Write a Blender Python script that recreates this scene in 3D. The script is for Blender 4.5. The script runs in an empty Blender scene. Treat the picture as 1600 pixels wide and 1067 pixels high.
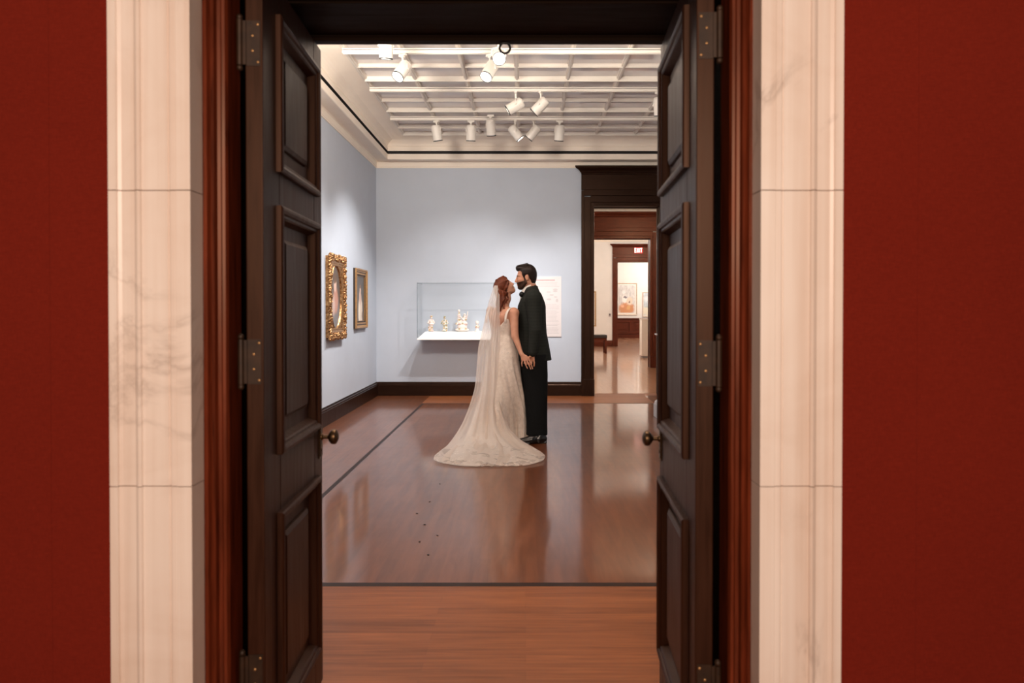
import bpy, bmesh, math, random
import numpy as np
from mathutils import Vector, Matrix, Euler
random.seed(7)
PI = math.pi
SC = bpy.context.scene
COL = SC.collection
F, H, VX, VY = 1030.0, 1.345, 821.0, 483.0     # focal length (px), eye height (m), vanishing point

def W(px, py, Y):
    """a point of the place at distance Y, from the survey of the photograph"""
    return ((px - VX) * Y / F, Y, H - (py - VY) * Y / F)

# ------------------------------------------------------------------ materials
MATS = {}
def srgb(r, g, b):
    f = lambda c: (c / 255 / 12.92) if c / 255 <= .04045 else ((c / 255 + .055) / 1.055) ** 2.4
    return (f(r), f(g), f(b), 1)

class Mat:
    def __init__(s, name):
        s.m = bpy.data.materials.new(name); s.m.use_nodes = True
        s.nt = s.m.node_tree; s.n = s.nt.nodes; s.l = s.nt.links
        s.b = s.n['Principled BSDF']; s.out = s.n['Material Output']
    def node(s, t, **k):
        n = s.n.new(t)
        for a, v in k.items():
            if a in n.inputs: n.inputs[a].default_value = v
            else: setattr(n, a, v)
        return n
    def coord(s, scale=(1, 1, 1), rot=(0, 0, 0), loc=(0, 0, 0), kind='Object'):
        tc = s.node('ShaderNodeTexCoord'); mp = s.node('ShaderNodeMapping')
        mp.inputs['Scale'].default_value = scale; mp.inputs['Rotation'].default_value = rot; mp.inputs['Location'].default_value = loc
        s.l.new(tc.outputs[kind], mp.inputs[0]); return mp.outputs[0]
    def noise(s, vec, scale, detail=4, rough=.55, dist=0):
        n = s.node('ShaderNodeTexNoise'); n.inputs['Scale'].default_value = scale
        n.inputs['Detail'].default_value = detail; n.inputs['Roughness'].default_value = rough; n.inputs['Distortion'].default_value = dist
        s.l.new(vec, n.inputs['Vector']); return n.outputs[0]
    def ramp(s, fac, stops):
        r = s.node('ShaderNodeValToRGB'); e = r.color_ramp.elements
        while len(e) < len(stops): e.new(.5)
        for el, (p, c) in zip(e, stops): el.position = p; el.color = c if len(c) == 4 else (*c, 1)
        s.l.new(fac, r.inputs[0]); return r.outputs[0]
    def mix(s, fac, a, b, blend='MIX'):
        n = s.node('ShaderNodeMix'); n.data_type = 'RGBA'; n.blend_type = blend
        for v, i in ((fac, 0), (a, 6), (b, 7)):
            if hasattr(v, 'is_output'): s.l.new(v, n.inputs[i])
            else: n.inputs[i].default_value = v
        return n.outputs[2]
    def math(s, op, a, b=0, c=0):
        n = s.node('ShaderNodeMath'); n.operation = op
        for i, v in enumerate((a, b, c)):
            if hasattr(v, 'is_output'): s.l.new(v, n.inputs[i])
            else: n.inputs[i].default_value = v
        return n.outputs[0]
    def bump(s, h, strength=.2, dist=.01):
        n = s.node('ShaderNodeBump'); n.inputs['Strength'].default_value = strength; n.inputs['Distance'].default_value = dist
        s.l.new(h, n.inputs['Height']); s.l.new(n.outputs[0], s.b.inputs['Normal'])
    def set(s, **k):
        for a, v in k.items():
            i = s.b.inputs[a.replace('_', ' ')]
            if hasattr(v, 'is_output'): s.l.new(v, i)
            else: i.default_value = v
        return s

def simple(name, col, rough=.5, metal=0, spec=.5, var=.12, vscale=12, bump=0, **k):
    """a procedural material: base colour with a gentle noise variation"""
    m = Mat(name); c = m.coord()
    n = m.noise(c, vscale, 3)
    lo = tuple(x * (1 - var) for x in col[:3]) + (1,); hi = tuple(min(1, x * (1 + var)) for x in col[:3]) + (1,)
    m.set(Base_Color=m.ramp(n, [(.3, lo), (.7, hi)]), Roughness=rough, Metallic=metal, Specular_IOR_Level=spec, **k)
    if bump: m.bump(n, bump, .005)
    MATS[name] = m.m; return m.m

def emit(name, col, strength):
    m = Mat(name); m.set(Base_Color=col, Emission_Color=col, Emission_Strength=strength); MATS[name] = m.m; return m.m

# ------------------------------------------------------------------ mesh builder
class MB:
    def __init__(s): s.v = []; s.f = []; s.mi = []
    def add(s, vs, fs, mi=0):
        o = len(s.v); s.v += [tuple(v) for v in vs]
        s.f += [tuple(i + o for i in f) for f in fs]; s.mi += [mi] * len(fs); return s
    def box(s, a, b, mi=0):
        x0, y0, z0 = a; x1, y1, z1 = b
        if x0 > x1: x0, x1 = x1, x0
        if y0 > y1: y0, y1 = y1, y0
        if z0 > z1: z0, z1 = z1, z0
        return s.add([(x0, y0, z0), (x1, y0, z0), (x1, y1, z0), (x0, y1, z0), (x0, y0, z1), (x1, y0, z1), (x1, y1, z1), (x0, y1, z1)],
                     [(0, 3, 2, 1), (4, 5, 6, 7), (0, 1, 5, 4), (1, 2, 6, 5), (2, 3, 7, 6), (3, 0, 4, 7)], mi)
    def prism(s, poly, axis, a, b, mi=0):
        """closed 2-D polygon swept along axis; (p, q) are the other two axes in x,y,z order"""
        def P(p, q, t): return {'x': (t, p, q), 'y': (p, t, q), 'z': (p, q, t)}[axis]
        n = len(poly); vs = [P(*p, a) for p in poly] + [P(*p, b) for p in poly]
        fs = [(i, (i + 1) % n, n + (i + 1) % n, n + i) for i in range(n)] + [tuple(range(n))[::-1], tuple(range(n, 2 * n))]
        return s.add(vs, fs, mi)
    def lathe(s, prof, c=(0, 0, 0), axis='z', n=24, mi=0, M=None, caps=True):
        """prof: list of (radius, height)"""
        vs = []; fs = []
        for r, h in prof:
            for i in range(n):
                a = 2 * PI * i / n; p = (r * math.cos(a), r * math.sin(a), h)
                if axis == 'y': p = (p[0], p[2], -p[1])
                if axis == 'x': p = (p[2], p[0], p[1])
                vs.append(p)
        for j in range(len(prof) - 1):
            for i in range(n):
                k = (i + 1) % n; fs.append((j * n + i, j * n + k, (j + 1) * n + k, (j + 1) * n + i))
        if caps: fs.append(tuple(range(n))[::-1]); fs.append(tuple((len(prof) - 1) * n + i for i in range(n)))
        if M is not None: vs = [tuple(M @ Vector(v)) for v in vs]
        vs = [(v[0] + c[0], v[1] + c[1], v[2] + c[2]) for v in vs]
        return s.add(vs, fs, mi)
    def tube(s, pts, r, n=10, mi=0, closed=False):
        pts = [Vector(p) for p in pts]; N = len(pts); rr = r if isinstance(r, (list, tuple)) else [r] * N
        vs = []; fs = []; up = Vector((0, 0, 1)); prev = None
        for i, p in enumerate(pts):
            if closed: t = pts[(i + 1) % N] - pts[i - 1]
            else: t = pts[min(i + 1, N - 1)] - pts[max(i - 1, 0)]
            t.normalize()
            if prev is None:
                a = up if abs(t.dot(up)) < .9 else Vector((1, 0, 0)); u = t.cross(a).normalized()
            else: u = (prev - t * prev.dot(t)).normalized()
            prev = u; w = t.cross(u)
            for k in range(n):
                a = 2 * PI * k / n; vs.append(tuple(p + (u * math.cos(a) + w * math.sin(a)) * rr[i]))
        for i in range(N if closed else N - 1):
            for k in range(n):
                i2 = (i + 1) % N; fs.append((i * n + k, i * n + (k + 1) % n, i2 * n + (k + 1) % n, i2 * n + k))
        if not closed: fs += [tuple(range(n))[::-1], tuple((N - 1) * n + k for k in range(n))]
        return s.add(vs, fs, mi)
    def ell(s, c, r, n=8, m=6, mi=0, M=None):
        vs = []; fs = []
        for j in range(1, m):
            t = PI * j / m
            for i in range(n):
                a = 2 * PI * i / n; vs.append((math.sin(t) * math.cos(a), math.sin(t) * math.sin(a), math.cos(t)))
        vs += [(0, 0, 1), (0, 0, -1)]; T = len(vs) - 2
        for j in range(m - 2):
            for i in range(n): fs.append((j * n + i, (j + 1) * n + i, (j + 1) * n + (i + 1) % n, j * n + (i + 1) % n))
        for i in range(n): fs += [(T, i, (i + 1) % n), (T + 1, (m - 2) * n + (i + 1) % n, (m - 2) * n + i)]
        out = []
        for v in vs:
            q = Vector((v[0] * r[0], v[1] * r[1], v[2] * r[2]))
            if M is not None: q = M @ q
            out.append((q[0] + c[0], q[1] + c[1], q[2] + c[2]))
        return s.add(out, fs, mi)
    def grid(s, P, mi=0, wrap=False):
        """P[row][col] -> xyz"""
        R = len(P); Cn = len(P[0]); vs = [p for row in P for p in row]; fs = []
        for r in range(R - 1):
            for c in range(Cn if wrap else Cn - 1):
                c2 = (c + 1) % Cn; fs.append((r * Cn + c, r * Cn + c2, (r + 1) * Cn + c2, (r + 1) * Cn + c))
        return s.add(vs, fs, mi)
    def build(s, name, mats, parent=None, smooth=False, bevel=0, auto=None, fixn=True):
        me = bpy.data.meshes.new(name); org = world_org(parent) if parent else Vector((0, 0, 0))
        me.from_pydata([(v[0] - org[0], v[1] - org[1], v[2] - org[2]) for v in s.v], [], s.f)
        mats = mats if isinstance(mats, (list, tuple)) else [mats]
        for m in mats: me.materials.append(MATS[m] if isinstance(m, str) else m)
        me.polygons.foreach_set('material_index', s.mi); me.update()
        if fixn:
            bm = bmesh.new(); bm.from_mesh(me); bmesh.ops.recalc_face_normals(bm, faces=bm.faces); bm.to_mesh(me); bm.free()
        if smooth or auto:
            me.polygons.foreach_set('use_smooth', [True] * len(me.polygons))
            if auto: me.set_sharp_from_angle(angle=math.radians(auto))
        o = bpy.data.objects.new(name, me); COL.objects.link(o)
        if parent: o.parent = parent
        if bevel:
            b = o.modifiers.new('bevel', 'BEVEL'); b.width = bevel; b.segments = 2; b.limit_method = 'ANGLE'; b.angle_limit = math.radians(40)
        return o

def world_org(o):
    v = Vector((0, 0, 0))
    while o: v += o.location; o = o.parent
    return v
def thing(name, label, cat, loc=(0, 0, 0), group=None):
    o = bpy.data.objects.new(name, None); COL.objects.link(o); o.location = loc; o.empty_display_size = .1
    return tag(o, label, cat, group)
def tag(o, label, cat, group=None):
    o['label'] = label; o['category'] = cat
    if group: o['group'] = group
    return o
def struct(o, label=None):
    o['kind'] = 'structure'
    return o
def recentre(o):
    """move a top-level mesh's origin to the foot of its box"""
    me = o.data; co = np.empty(len(me.vertices) * 3); me.vertices.foreach_get('co', co); co = co.reshape(-1, 3)
    lo, hi = co.min(0), co.max(0); c = np.array([(lo[0] + hi[0]) / 2, (lo[1] + hi[1]) / 2, lo[2]])
    me.vertices.foreach_set('co', (co - c).ravel()); o.location = Vector(c); return o

# ------------------------------------------------------------------ smooth solids (signed distance -> one continuous surface)
def cone(a, b, ra, rb=None): return ('c', np.array(a, float), np.array(b, float), ra, ra if rb is None else rb)
def ball(c, r, rot=None):
    r = (r, r, r) if not isinstance(r, (tuple, list)) else r
    return ('e', np.array(c, float), np.array(r, float), None if rot is None else np.array(Euler(rot).to_matrix()))
def slab(c, half, rnd=.01, rot=None): return ('b', np.array(c, float), np.array(half, float), rnd, None if rot is None else np.array(Euler(rot).to_matrix()))
def sub(p): return ('-', p)
def _dist(p, X):
    if p[0] == 'c':
        _, a, b, ra, rb = p; ba = b - a; t = np.clip(((X - a) @ ba) / max(ba @ ba, 1e-12), 0, 1)
        return np.linalg.norm(X - a - t[..., None] * ba, axis=-1) - (ra + (rb - ra) * t)
    if p[0] == 'e':
        q = X - p[1]
        if p[3] is not None: q = q @ p[3]
        k0 = np.linalg.norm(q / p[2], axis=-1); k1 = np.linalg.norm(q / p[2] ** 2, axis=-1)
        return k0 * (k0 - 1) / np.maximum(k1, 1e-9)
    if p[0] == 'b':
        q = X - p[1]
        if p[4] is not None: q = q @ p[4]
        q = np.abs(q) - (p[2] - p[3])
        return np.linalg.norm(np.maximum(q, 0), axis=-1) + np.minimum(q.max(-1), 0) - p[3]
def _box(p):
    if p[0] == 'c': r = max(p[3], p[4]); return np.minimum(p[1], p[2]) - r, np.maximum(p[1], p[2]) + r
    if p[0] == 'e': r = p[2] if p[3] is None else np.full(3, p[2].max()); return p[1] - r, p[1] + r
    r = p[2] if p[4] is None else np.full(3, np.linalg.norm(p[2])); return p[1] - r, p[1] + r
def solid(prims, vox=.01, k=.02, clip=None, smooth=1):
    """prims: list of prim | (prim, k) | sub(prim) ; clip: function(X)->distance, intersected.  returns verts, quads"""
    L = [];
    for p in prims:
        kk = k
        if isinstance(p[0], tuple): p, kk = p
        neg = p[0] == '-'
        if neg:
            p = p[1]
            if isinstance(p[0], tuple): p, kk = p
        L.append((p, kk, neg))
    bs = [_box(p) for p, _, n in L if not n]
    lo = np.min([b[0] for b in bs], 0) - 4 * vox; hi = np.max([b[1] for b in bs], 0) + 4 * vox
    n = np.ceil((hi - lo) / vox).astype(int) + 1
    G = np.full(n, 1.0)
    ax = [lo[i] + vox * np.arange(n[i]) for i in range(3)]
    for p, kk, neg in L:
        b0, b1 = _box(p); pad = kk + 3 * vox
        i0 = np.maximum(((b0 - pad - lo) / vox).astype(int), 0); i1 = np.minimum(((b1 + pad - lo) / vox).astype(int) + 2, n)
        if (i1 <= i0).any(): continue
        sl = tuple(slice(i0[i], i1[i]) for i in range(3))
        X = np.stack(np.meshgrid(*[ax[i][sl[i]] for i in range(3)], indexing='ij'), -1)
        d = _dist(p, X); g = G[sl]
        if neg:
            h = np.maximum(kk - np.abs(g + d), 0) / max(kk, 1e-9); G[sl] = np.maximum(g, -d) + h * h * kk / 4
        else:
            h = np.maximum(kk - np.abs(g - d), 0) / max(kk, 1e-9); G[sl] = np.minimum(g, d) - h * h * kk / 4
    if clip is not None:
        X = np.stack(np.meshgrid(*ax, indexing='ij'), -1); G = np.maximum(G, clip(X))
    S = G < 0
    # surface nets
    c = [S[i:n[0] - 1 + i, j:n[1] - 1 + j, l:n[2] - 1 + l] for i in (0, 1) for j in (0, 1) for l in (0, 1)]
    tot = sum(x.astype(np.int8) for x in c); cells = (tot > 0) & (tot < 8)
    ids = -np.ones(cells.shape, int); idx = np.argwhere(cells); ids[cells] = np.arange(len(idx))
    acc = np.zeros((len(idx), 3)); cnt = np.zeros(len(idx))
    cor = [(i, j, l) for i in (0, 1) for j in (0, 1) for l in (0, 1)]
    for a in range(8):
        for b in range(a + 1, 8):
            A = np.array(cor[a]); B = np.array(cor[b])
            if np.abs(A - B).sum() != 1: continue
            ga = G[tuple((idx + A).T)]; gb = G[tuple((idx + B).T)]; m = (ga < 0) != (gb < 0)
            t = np.where(m, ga / np.where(m, ga - gb, 1), 0)
            acc += np.where(m[:, None], A + t[:, None] * (B - A), 0); cnt += m
    V = lo + vox * (idx + acc / cnt[:, None])
    Q = []
    for axis in range(3):
        o1, o2 = [(1, 2), (2, 0), (0, 1)][axis]
        s0 = [slice(None)] * 3; s1 = [slice(None)] * 3; s0[axis] = slice(0, -1); s1[axis] = slice(1, None)
        ch = S[tuple(s0)] != S[tuple(s1)]
        e = np.argwhere(ch); e = e[(e[:, o1] > 0) & (e[:, o2] > 0) & (e[:, o1] < n[o1] - 1) & (e[:, o2] < n[o2] - 1)]
        if not len(e): continue
        def cell(d1, d2):
            q = e.copy(); q[:, o1] -= d1; q[:, o2] -= d2; return ids[tuple(q.T)]
        q = np.stack([cell(1, 1), cell(0, 1), cell(0, 0), cell(1, 0)], 1)
        inside = S[tuple(e.T)]; q[~inside] = q[~inside][:, ::-1]
        Q.append(q)
    Q = np.concatenate(Q); Q = Q[(Q >= 0).all(1)]
    for _ in range(smooth):
        s = np.zeros_like(V); w = np.zeros(len(V))
        for a, b in ((0, 1), (1, 2), (2, 3), (3, 0)):
            for i, j in ((a, b), (b, a)):
                np.add.at(s, Q[:, i], V[Q[:, j]]); np.add.at(w, Q[:, i], 1)
        V = .5 * V + .5 * s / np.maximum(w, 1)[:, None]
    return V, Q
def solid_obj(name, mats, prims, parent=None, pick=None, **k):
    V, Q = solid(prims, **k); mb = MB(); mb.v = [tuple(v) for v in V]; mb.f = [tuple(int(i) for i in q) for q in Q]
    if pick is not None:
        cen = V[Q].mean(1); mb.mi = [int(x) for x in pick(cen)]
    else: mb.mi = [0] * len(mb.f)
    return mb.build(name, mats, parent, smooth=True, fixn=False)
# ================================================================== materials
def wood_mat(name, dark, light, rough=.3, axis='z', scale=6, spec=.5, coat=0, tint=(1, .62, .44, 1)):
    m = Mat(name); st = {'z': (9, 9, .7), 'x': (.7, 9, 9), 'y': (9, .7, 9)}[axis]
    c = m.coord(scale=st); n = m.noise(c, scale, 5, .6, .4)
    m.set(Base_Color=m.ramp(n, [(.3, dark), (.72, light)]), Roughness=m.ramp(n, [(.2, (rough * .8,) * 3), (.8, (rough * 1.25,) * 3)]), Specular_IOR_Level=spec, Specular_Tint=tint)
    m.bump(n, .06, .003); MATS[name] = m.m
wood_mat('door_wood', (.0125, .0036, .0018), (.029, .0092, .0044), .42, spec=.38)
wood_mat('mahogany', (.050, .009, .0035), (.15, .026, .009), .34, spec=.25)
wood_mat('dark_wood', (.008, .0032, .002), (.019, .0078, .0045), .32, spec=.22)
wood_mat('dark_wood_x', (.008, .0032, .002), (.019, .0078, .0045), .32, 'x', spec=.22)
wood_mat('red_lit_wood', (.045, .010, .006), (.115, .026, .014), .34, spec=.25)  # red of bench and dado; on the second doorway, lit warmth put in colour
wood_mat('red_lit_wood_x', (.045, .010, .006), (.115, .026, .014), .34, 'x', spec=.25)
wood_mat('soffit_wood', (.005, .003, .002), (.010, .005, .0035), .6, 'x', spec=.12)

def marble():
    m = Mat('marble'); c = m.coord(); c2 = m.coord(scale=(1.0, 1, .75), rot=(0, .55, 0))
    n = m.noise(c, 3.2, 6, .6, .8)
    base = m.ramp(n, [(.25, (.66, .52, .43)), (.5, (.76, .64, .56)), (.8, (.82, .73, .66))])
    st = m.noise(m.coord(scale=(26, 10, .5)), 1.0, 4, .5, .3)
    base = m.mix(.4, base, m.ramp(st, [(.35, (.64, .48, .38)), (.65, (.86, .77, .70))]))
    v = m.noise(c2, 1.7, 7, .62, 1.1)
    vein = m.ramp(m.math('ABSOLUTE', m.math('SUBTRACT', v, .5)), [(.0, (1, 1, 1)), (.008, (.55, .55, .55)), (.028, (0, 0, 0))])
    msk = m.ramp(m.noise(c, 2.3, 2), [(.48, (0, 0, 0)), (.62, (1, 1, 1))])
    f = m.math('MULTIPLY', m.math('MULTIPLY', vein, msk), .46)
    m.set(Base_Color=m.mix(f, base, (.36, .27, .22, 1)), Roughness=.34, Specular_IOR_Level=.35)
    MATS['marble'] = m.m
marble()
simple('mortar', (.22, .13, .09), .9)

def red_cloth():
    m = Mat('red_cloth'); c = m.coord(scale=(1, 1, 1))
    w1 = m.noise(m.coord(scale=(420, 420, 60)), 1, 2); w2 = m.noise(m.coord(scale=(60, 60, 420)), 1, 2)
    w = m.math('MULTIPLY', w1, w2); n = m.noise(c, 1.6, 3)
    col = m.mix(m.ramp(w, [(.1, (0, 0, 0)), (.45, (1, 1, 1))]), (.125, .0095, .0042, 1), (.185, .015, .0065, 1))
    col = m.mix(.2, col, m.ramp(n, [(.3, (.12, .0085, .0042)), (.7, (.19, .016, .007))]))
    m.set(Base_Color=col, Roughness=.9, Specular_IOR_Level=.08, Sheen_Weight=.03); m.bump(w, .15, .002)
    MATS['red_cloth'] = m.m
red_cloth()

def floor_mat(name, rotz=0, dark=(.080, .023, .0078, 1), light=(.185, .062, .022, 1), plank=.062, rough=.2, spec=.5, con=.45, fine=26, det=6, gm=.55, line=.35, coat=.0):
    m = Mat(name); c = m.coord(rot=(0, 0, rotz), kind='Object')
    b = m.node('ShaderNodeTexBrick'); b.offset = .37; b.offset_frequency = 2; b.squash = 1
    m.l.new(c, b.inputs['Vector'])
    for k, v in (('Scale', 1), ('Mortar Size', .0007), ('Mortar Smooth', .6), ('Bias', 0), ('Brick Width', 1.05), ('Row Height', plank)): b.inputs[k].default_value = v
    b.inputs['Color1'].default_value = (0, 0, 0, 1); b.inputs['Color2'].default_value = (1, 1, 1, 1); b.inputs['Mortar'].default_value = (.3, .3, .3, 1)
    st = (fine, 1.1, 1) if rotz else (1.1, fine, 1)
    g = m.noise(m.coord(scale=st), 2.2, det, .62, .5)
    mid = tuple((a * .55 + d * .45) for a, d in zip(dark, light))
    col = m.mix(b.outputs['Color'], dark, light); col = m.mix(con, col, mid)
    col = m.mix(gm, col, m.ramp(g, [(.33, dark), (.66, light)]))
    col = m.mix(m.math('MULTIPLY', b.outputs['Fac'], line), col, (.012, .006, .004, 1))
    big = m.noise(m.coord(), 1.1, 3); sm = m.noise(m.coord(scale=(1, 1, 1)), 9, 4)
    r = m.math('ADD', m.math('MULTIPLY', big, .10), m.math('MULTIPLY', sm, .06)); r = m.math('ADD', r, rough - .08)
    m.set(Base_Color=col, Roughness=r, Specular_IOR_Level=spec, Coat_Weight=coat, Coat_Roughness=.095, Coat_IOR=1.5, Coat_Tint=(1, .93, .88, 1))
    tilt = m.math('ADD', 0, m.math('ADD', m.math('MULTIPLY', m.noise(m.coord(scale=(14, 1.5, 1) if rotz else (1.5, 14, 1)), 1.6, 2), .9), m.math('MULTIPLY', g, .05)))
    m.bump(tilt, .055, .006)
    MATS[name] = m.m
floor_mat('floor_field', PI / 2, rough=.37, spec=.42, coat=.74, fine=9, det=2, gm=.4, line=.12, con=.6)
floor_mat('floor_border_x', 0, (.115, .034, .0105, 1), (.31, .102, .034, 1), .058, .38, .34, .12)
floor_mat('floor_border_y', PI / 2, plank=.07, rough=.37, spec=.42, coat=.7)
simple('floor_inlay', (.022, .010, .007), .4, spec=.18, var=.2)
floor_mat('floor_far_lit', PI / 2, (.24, .115, .06, 1), (.42, .23, .13, 1), rough=.37, spec=.5, coat=.8)  # far planks lightened in colour in place of stronger lamps

simple('wall_blue', (.50, .545, .615), .75, spec=.25, var=.02, vscale=3)
simple('wall_white', (.80, .77, .73), .8, spec=.2, var=.02, vscale=3)
simple('wall_dim', (.35, .32, .32), .8, spec=.2, var=.02)
simple('cream', (.89, .80, .69), .55, spec=.3, var=.02, vscale=4)
simple('cream_beam', (.78, .72, .64), .5, spec=.35, var=.02)
simple('slot_black', (.02, .016, .013), .7)
def glass_ceiling():
    m = Mat('ceiling_glass'); n = m.noise(m.coord(), 1.3, 3)
    m.set(Base_Color=m.ramp(n, [(.3, (.72, .67, .645)), (.7, (.80, .75, .725))]), Roughness=.06, Specular_IOR_Level=.9); m.bump(n, .05, .05)
    MATS['ceiling_glass'] = m.m
glass_ceiling()
simple('white_paint', (.80, .76, .70), .4, var=.02)
simple('spot_white', (.78, .73, .66), .38, var=.02)
simple('spot_bezel', (.03, .03, .03), .4)
emit('spot_lens', (1, .93, .85, 1), 14)
simple('bronze', (.075, .042, .02), .38, metal=.9, var=.3)
simple('hinge_brass', (.030, .013, .005), .55, metal=.4, var=.35, vscale=30)
simple('iron', (.012, .011, .010), .45, metal=.4)
def gilt():
    m = Mat('gilt'); n = m.noise(m.coord(), 45, 4)
    m.set(Base_Color=m.ramp(n, [(.25, (.06, .022, .008)), (.45, (.32, .15, .055)), (.72, (.68, .43, .21))]), Roughness=.34, Metallic=.75); m.bump(n, .25, .004); MATS['gilt'] = m.m
gilt()
simple('gilt_plain', (.52, .29, .12), .36, metal=.65, var=.18, vscale=30)
simple('frame_side_shade', (.025, .014, .009), .6)  # near-black colour stands for the unlit side of the frame
simple('shelf_white', (.86, .85, .83), .5, var=.01)
simple('panel_white', (.72, .665, .655), .6, var=.01)
simple('print_grey', (.60, .55, .545), .7, var=.02)
simple('print_red', (.50, .22, .22), .7, var=.02)
simple('stone_grey', (.66, .65, .66), .4, var=.08)
simple('porcelain', (.85, .76, .70), .22, var=.06, vscale=40)
simple('porcelain_pink', (.74, .52, .47), .25, var=.35, vscale=60)
simple('porcelain_gold', (.50, .36, .16), .3, var=.4, vscale=70)
simple('porcelain_green', (.35, .36, .25), .3, var=.4, vscale=70)
def acrylic(name, tint, refl):
    m = Mat(name); t = m.node('ShaderNodeBsdfTransparent'); g = m.node('ShaderNodeBsdfGlossy'); g.inputs['Roughness'].default_value = .05
    t.inputs[0].default_value = tint; fr = m.node('ShaderNodeLayerWeight'); fr.inputs[0].default_value = .5
    mx = m.node('ShaderNodeMixShader'); f = m.math('ADD', .0006, m.math('MULTIPLY', m.math('POWER', fr.outputs['Facing'], 5), refl * .6))
    m.l.new(f, mx.inputs[0]); m.l.new(t.outputs[0], mx.inputs[1]); m.l.new(g.outputs[0], mx.inputs[2]); m.l.new(mx.outputs[0], m.out.inputs[0])
    MATS[name] = m.m
acrylic('acrylic', (.985, .99, .99, 1), .8)
acrylic('acrylic_edge', (.70, .74, .75, 1), 1.0)

def painting(name, bg, spots, rough=.35, u='y', v='z', noise=.25):
    """a painted canvas: soft ellipses over a ground, in the canvas's own Generated frame"""
    m = Mat(name); tc = m.node('ShaderNodeTexCoord'); sp = m.node('ShaderNodeSeparateXYZ'); 
    nz = m.node('ShaderNodeTexNoise'); nz.inputs['Scale'].default_value = 9; nz.inputs['Detail'].default_value = 4
    m.l.new(tc.outputs['Generated'], nz.inputs['Vector'])
    m.l.new(tc.outputs['Generated'], sp.inputs[0])
    U = sp.outputs['XYZ'.index(u.upper())]; V = sp.outputs['XYZ'.index(v.upper())]
    wob = m.math('MULTIPLY', m.math('SUBTRACT', nz.outputs[0], .5), noise * .4)
    U = m.math('ADD', U, wob); V = m.math('ADD', V, wob)
    col = m.ramp(nz.outputs[0], [(.3, tuple(c * .75 for c in bg)), (.7, tuple(min(1, c * 1.2) for c in bg))])
    for (cx, cy, rx, ry, c, soft) in spots:
        a = m.math('DIVIDE', m.math('SUBTRACT', U, cx), rx); b = m.math('DIVIDE', m.math('SUBTRACT', V, cy), ry)
        d = m.math('ADD', m.math('MULTIPLY', a, a), m.math('MULTIPLY', b, b))
        f = m.ramp(d, [(max(0, 1 - soft), (1, 1, 1)), (1.0, (0, 0, 0))])
        col = m.mix(f, col, (*c, 1))
    m.set(Base_Color=col, Roughness=rough); MATS[name] = m.m
painting('art_oval', (.10, .075, .06), [(.5, .10, .60, .42, (.15, .15, .16), .5), (.55, .45, .28, .24, (.45, .22, .16), .5), (.35, .36, .16, .20, (.55, .38, .32), .6), (.5, .70, .15, .12, (.62, .42, .33), .5), (.5, .80, .17, .08, (.12, .06, .03), .5)])
painting('art_lady', (.10, .085, .075), [(.5, .20, .30, .40, (.72, .60, .48), .4), (.48, .52, .16, .18, (.62, .42, .33), .5), (.5, .68, .10, .10, (.66, .46, .36), .4), (.5, .77, .11, .05, (.22, .12, .06), .5), (.78, .10, .12, .13, (.22, .14, .09), .4), (.40, .20, .08, .26, (.85, .76, .62), .7)])
painting('art_far', (.62, .60, .58), [(.5, .15, .55, .26, (.55, .25, .12), .5), (.38, .50, .18, .16, (.86, .80, .76), .5), (.68, .42, .20, .18, (.75, .62, .50), .6), (.42, .56, .13, .06, (.20, .18, .20), .6), (.70, .40, .06, .05, (.22, .16, .14), .5), (.35, .74, .10, .09, (.80, .76, .74), .5), (.62, .17, .12, .10, (.62, .36, .16), .5), (.25, .24, .12, .08, (.75, .42, .26), .5)], u='x', noise=.5)
painting('art_pale', (.50, .56, .60), [(.5, .22, .9, .25, (.66, .62, .50), .6), (.5, .40, .5, .08, (.40, .47, .47), .7), (.4, .75, .5, .15, (.70, .72, .74), .8)], u='x')
painting('art_small', (.55, .42, .32), [(.5, .5, .3, .3, (.35, .24, .16), .6)], u='x')
# ================================================================== the shell
XL, XR, YN, YB = -2.32, 2.70, 2.35, 10.26         # gallery: left, right, near and back walls
def S(mb, name, mats, **k): return struct(mb.build(name, mats, **k))

# ---- floors (one mesh of planked fields, borders and inlaid lines)
fl = MB()
def rect(x0, x1, y0, y1, mi, z=0.0): fl.add([(x0, y0, z), (x1, y0, z), (x1, y1, z), (x0, y1, z)], [(0, 1, 2, 3)], mi)
s0, s1, l0, l1, b0, b1, r0, r1 = 3.185, 3.230, -1.480, -1.442, 9.36, 9.41, 1.79, 1.85
rect(-3.6, 3.6, -3.5, 1.66, 1); rect(-.86, .62, 1.66, YN, 1); rect(XL, XR, YN, s0, 1)
rect(l0, r1, s0, s1, 3); rect(XL, l0, s0, YB, 2); rect(r1, XR, s0, YB, 2)
rect(l0, l1, s1, b0, 3); rect(r0, r1, s1, b0, 3); rect(l1, r0, s1, b0, 0)
rect(l0, r1, b0, b1, 3); rect(l0, r1, b1, YB, 1)
rect(1.03, 2.12, YB, 10.52, 1); rect(.2, 3.6, 10.52, 15.2, 4); rect(1.46, 2.91, 15.2, 15.46, 4); rect(.6, 6.2, 15.46, 23.9, 4)
rect(3.3, 4.64, 23.9, 24.16, 4); rect(1.8, 7.6, 24.16, 30.9, 4)
S(fl, 'floor', ['floor_field', 'floor_border_x', 'floor_border_y', 'floor_inlay', 'floor_far_lit'], fixn=False)

def holed(mb, x0, x1, ya, yb, zt, ox0, ox1, oz, mi=0):
    mb.box((x0, ya, 0), (ox0, yb, zt), mi); mb.box((ox1, ya, 0), (x1, yb, zt), mi); mb.box((ox0, ya, oz), (ox1, yb, zt), mi)

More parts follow.
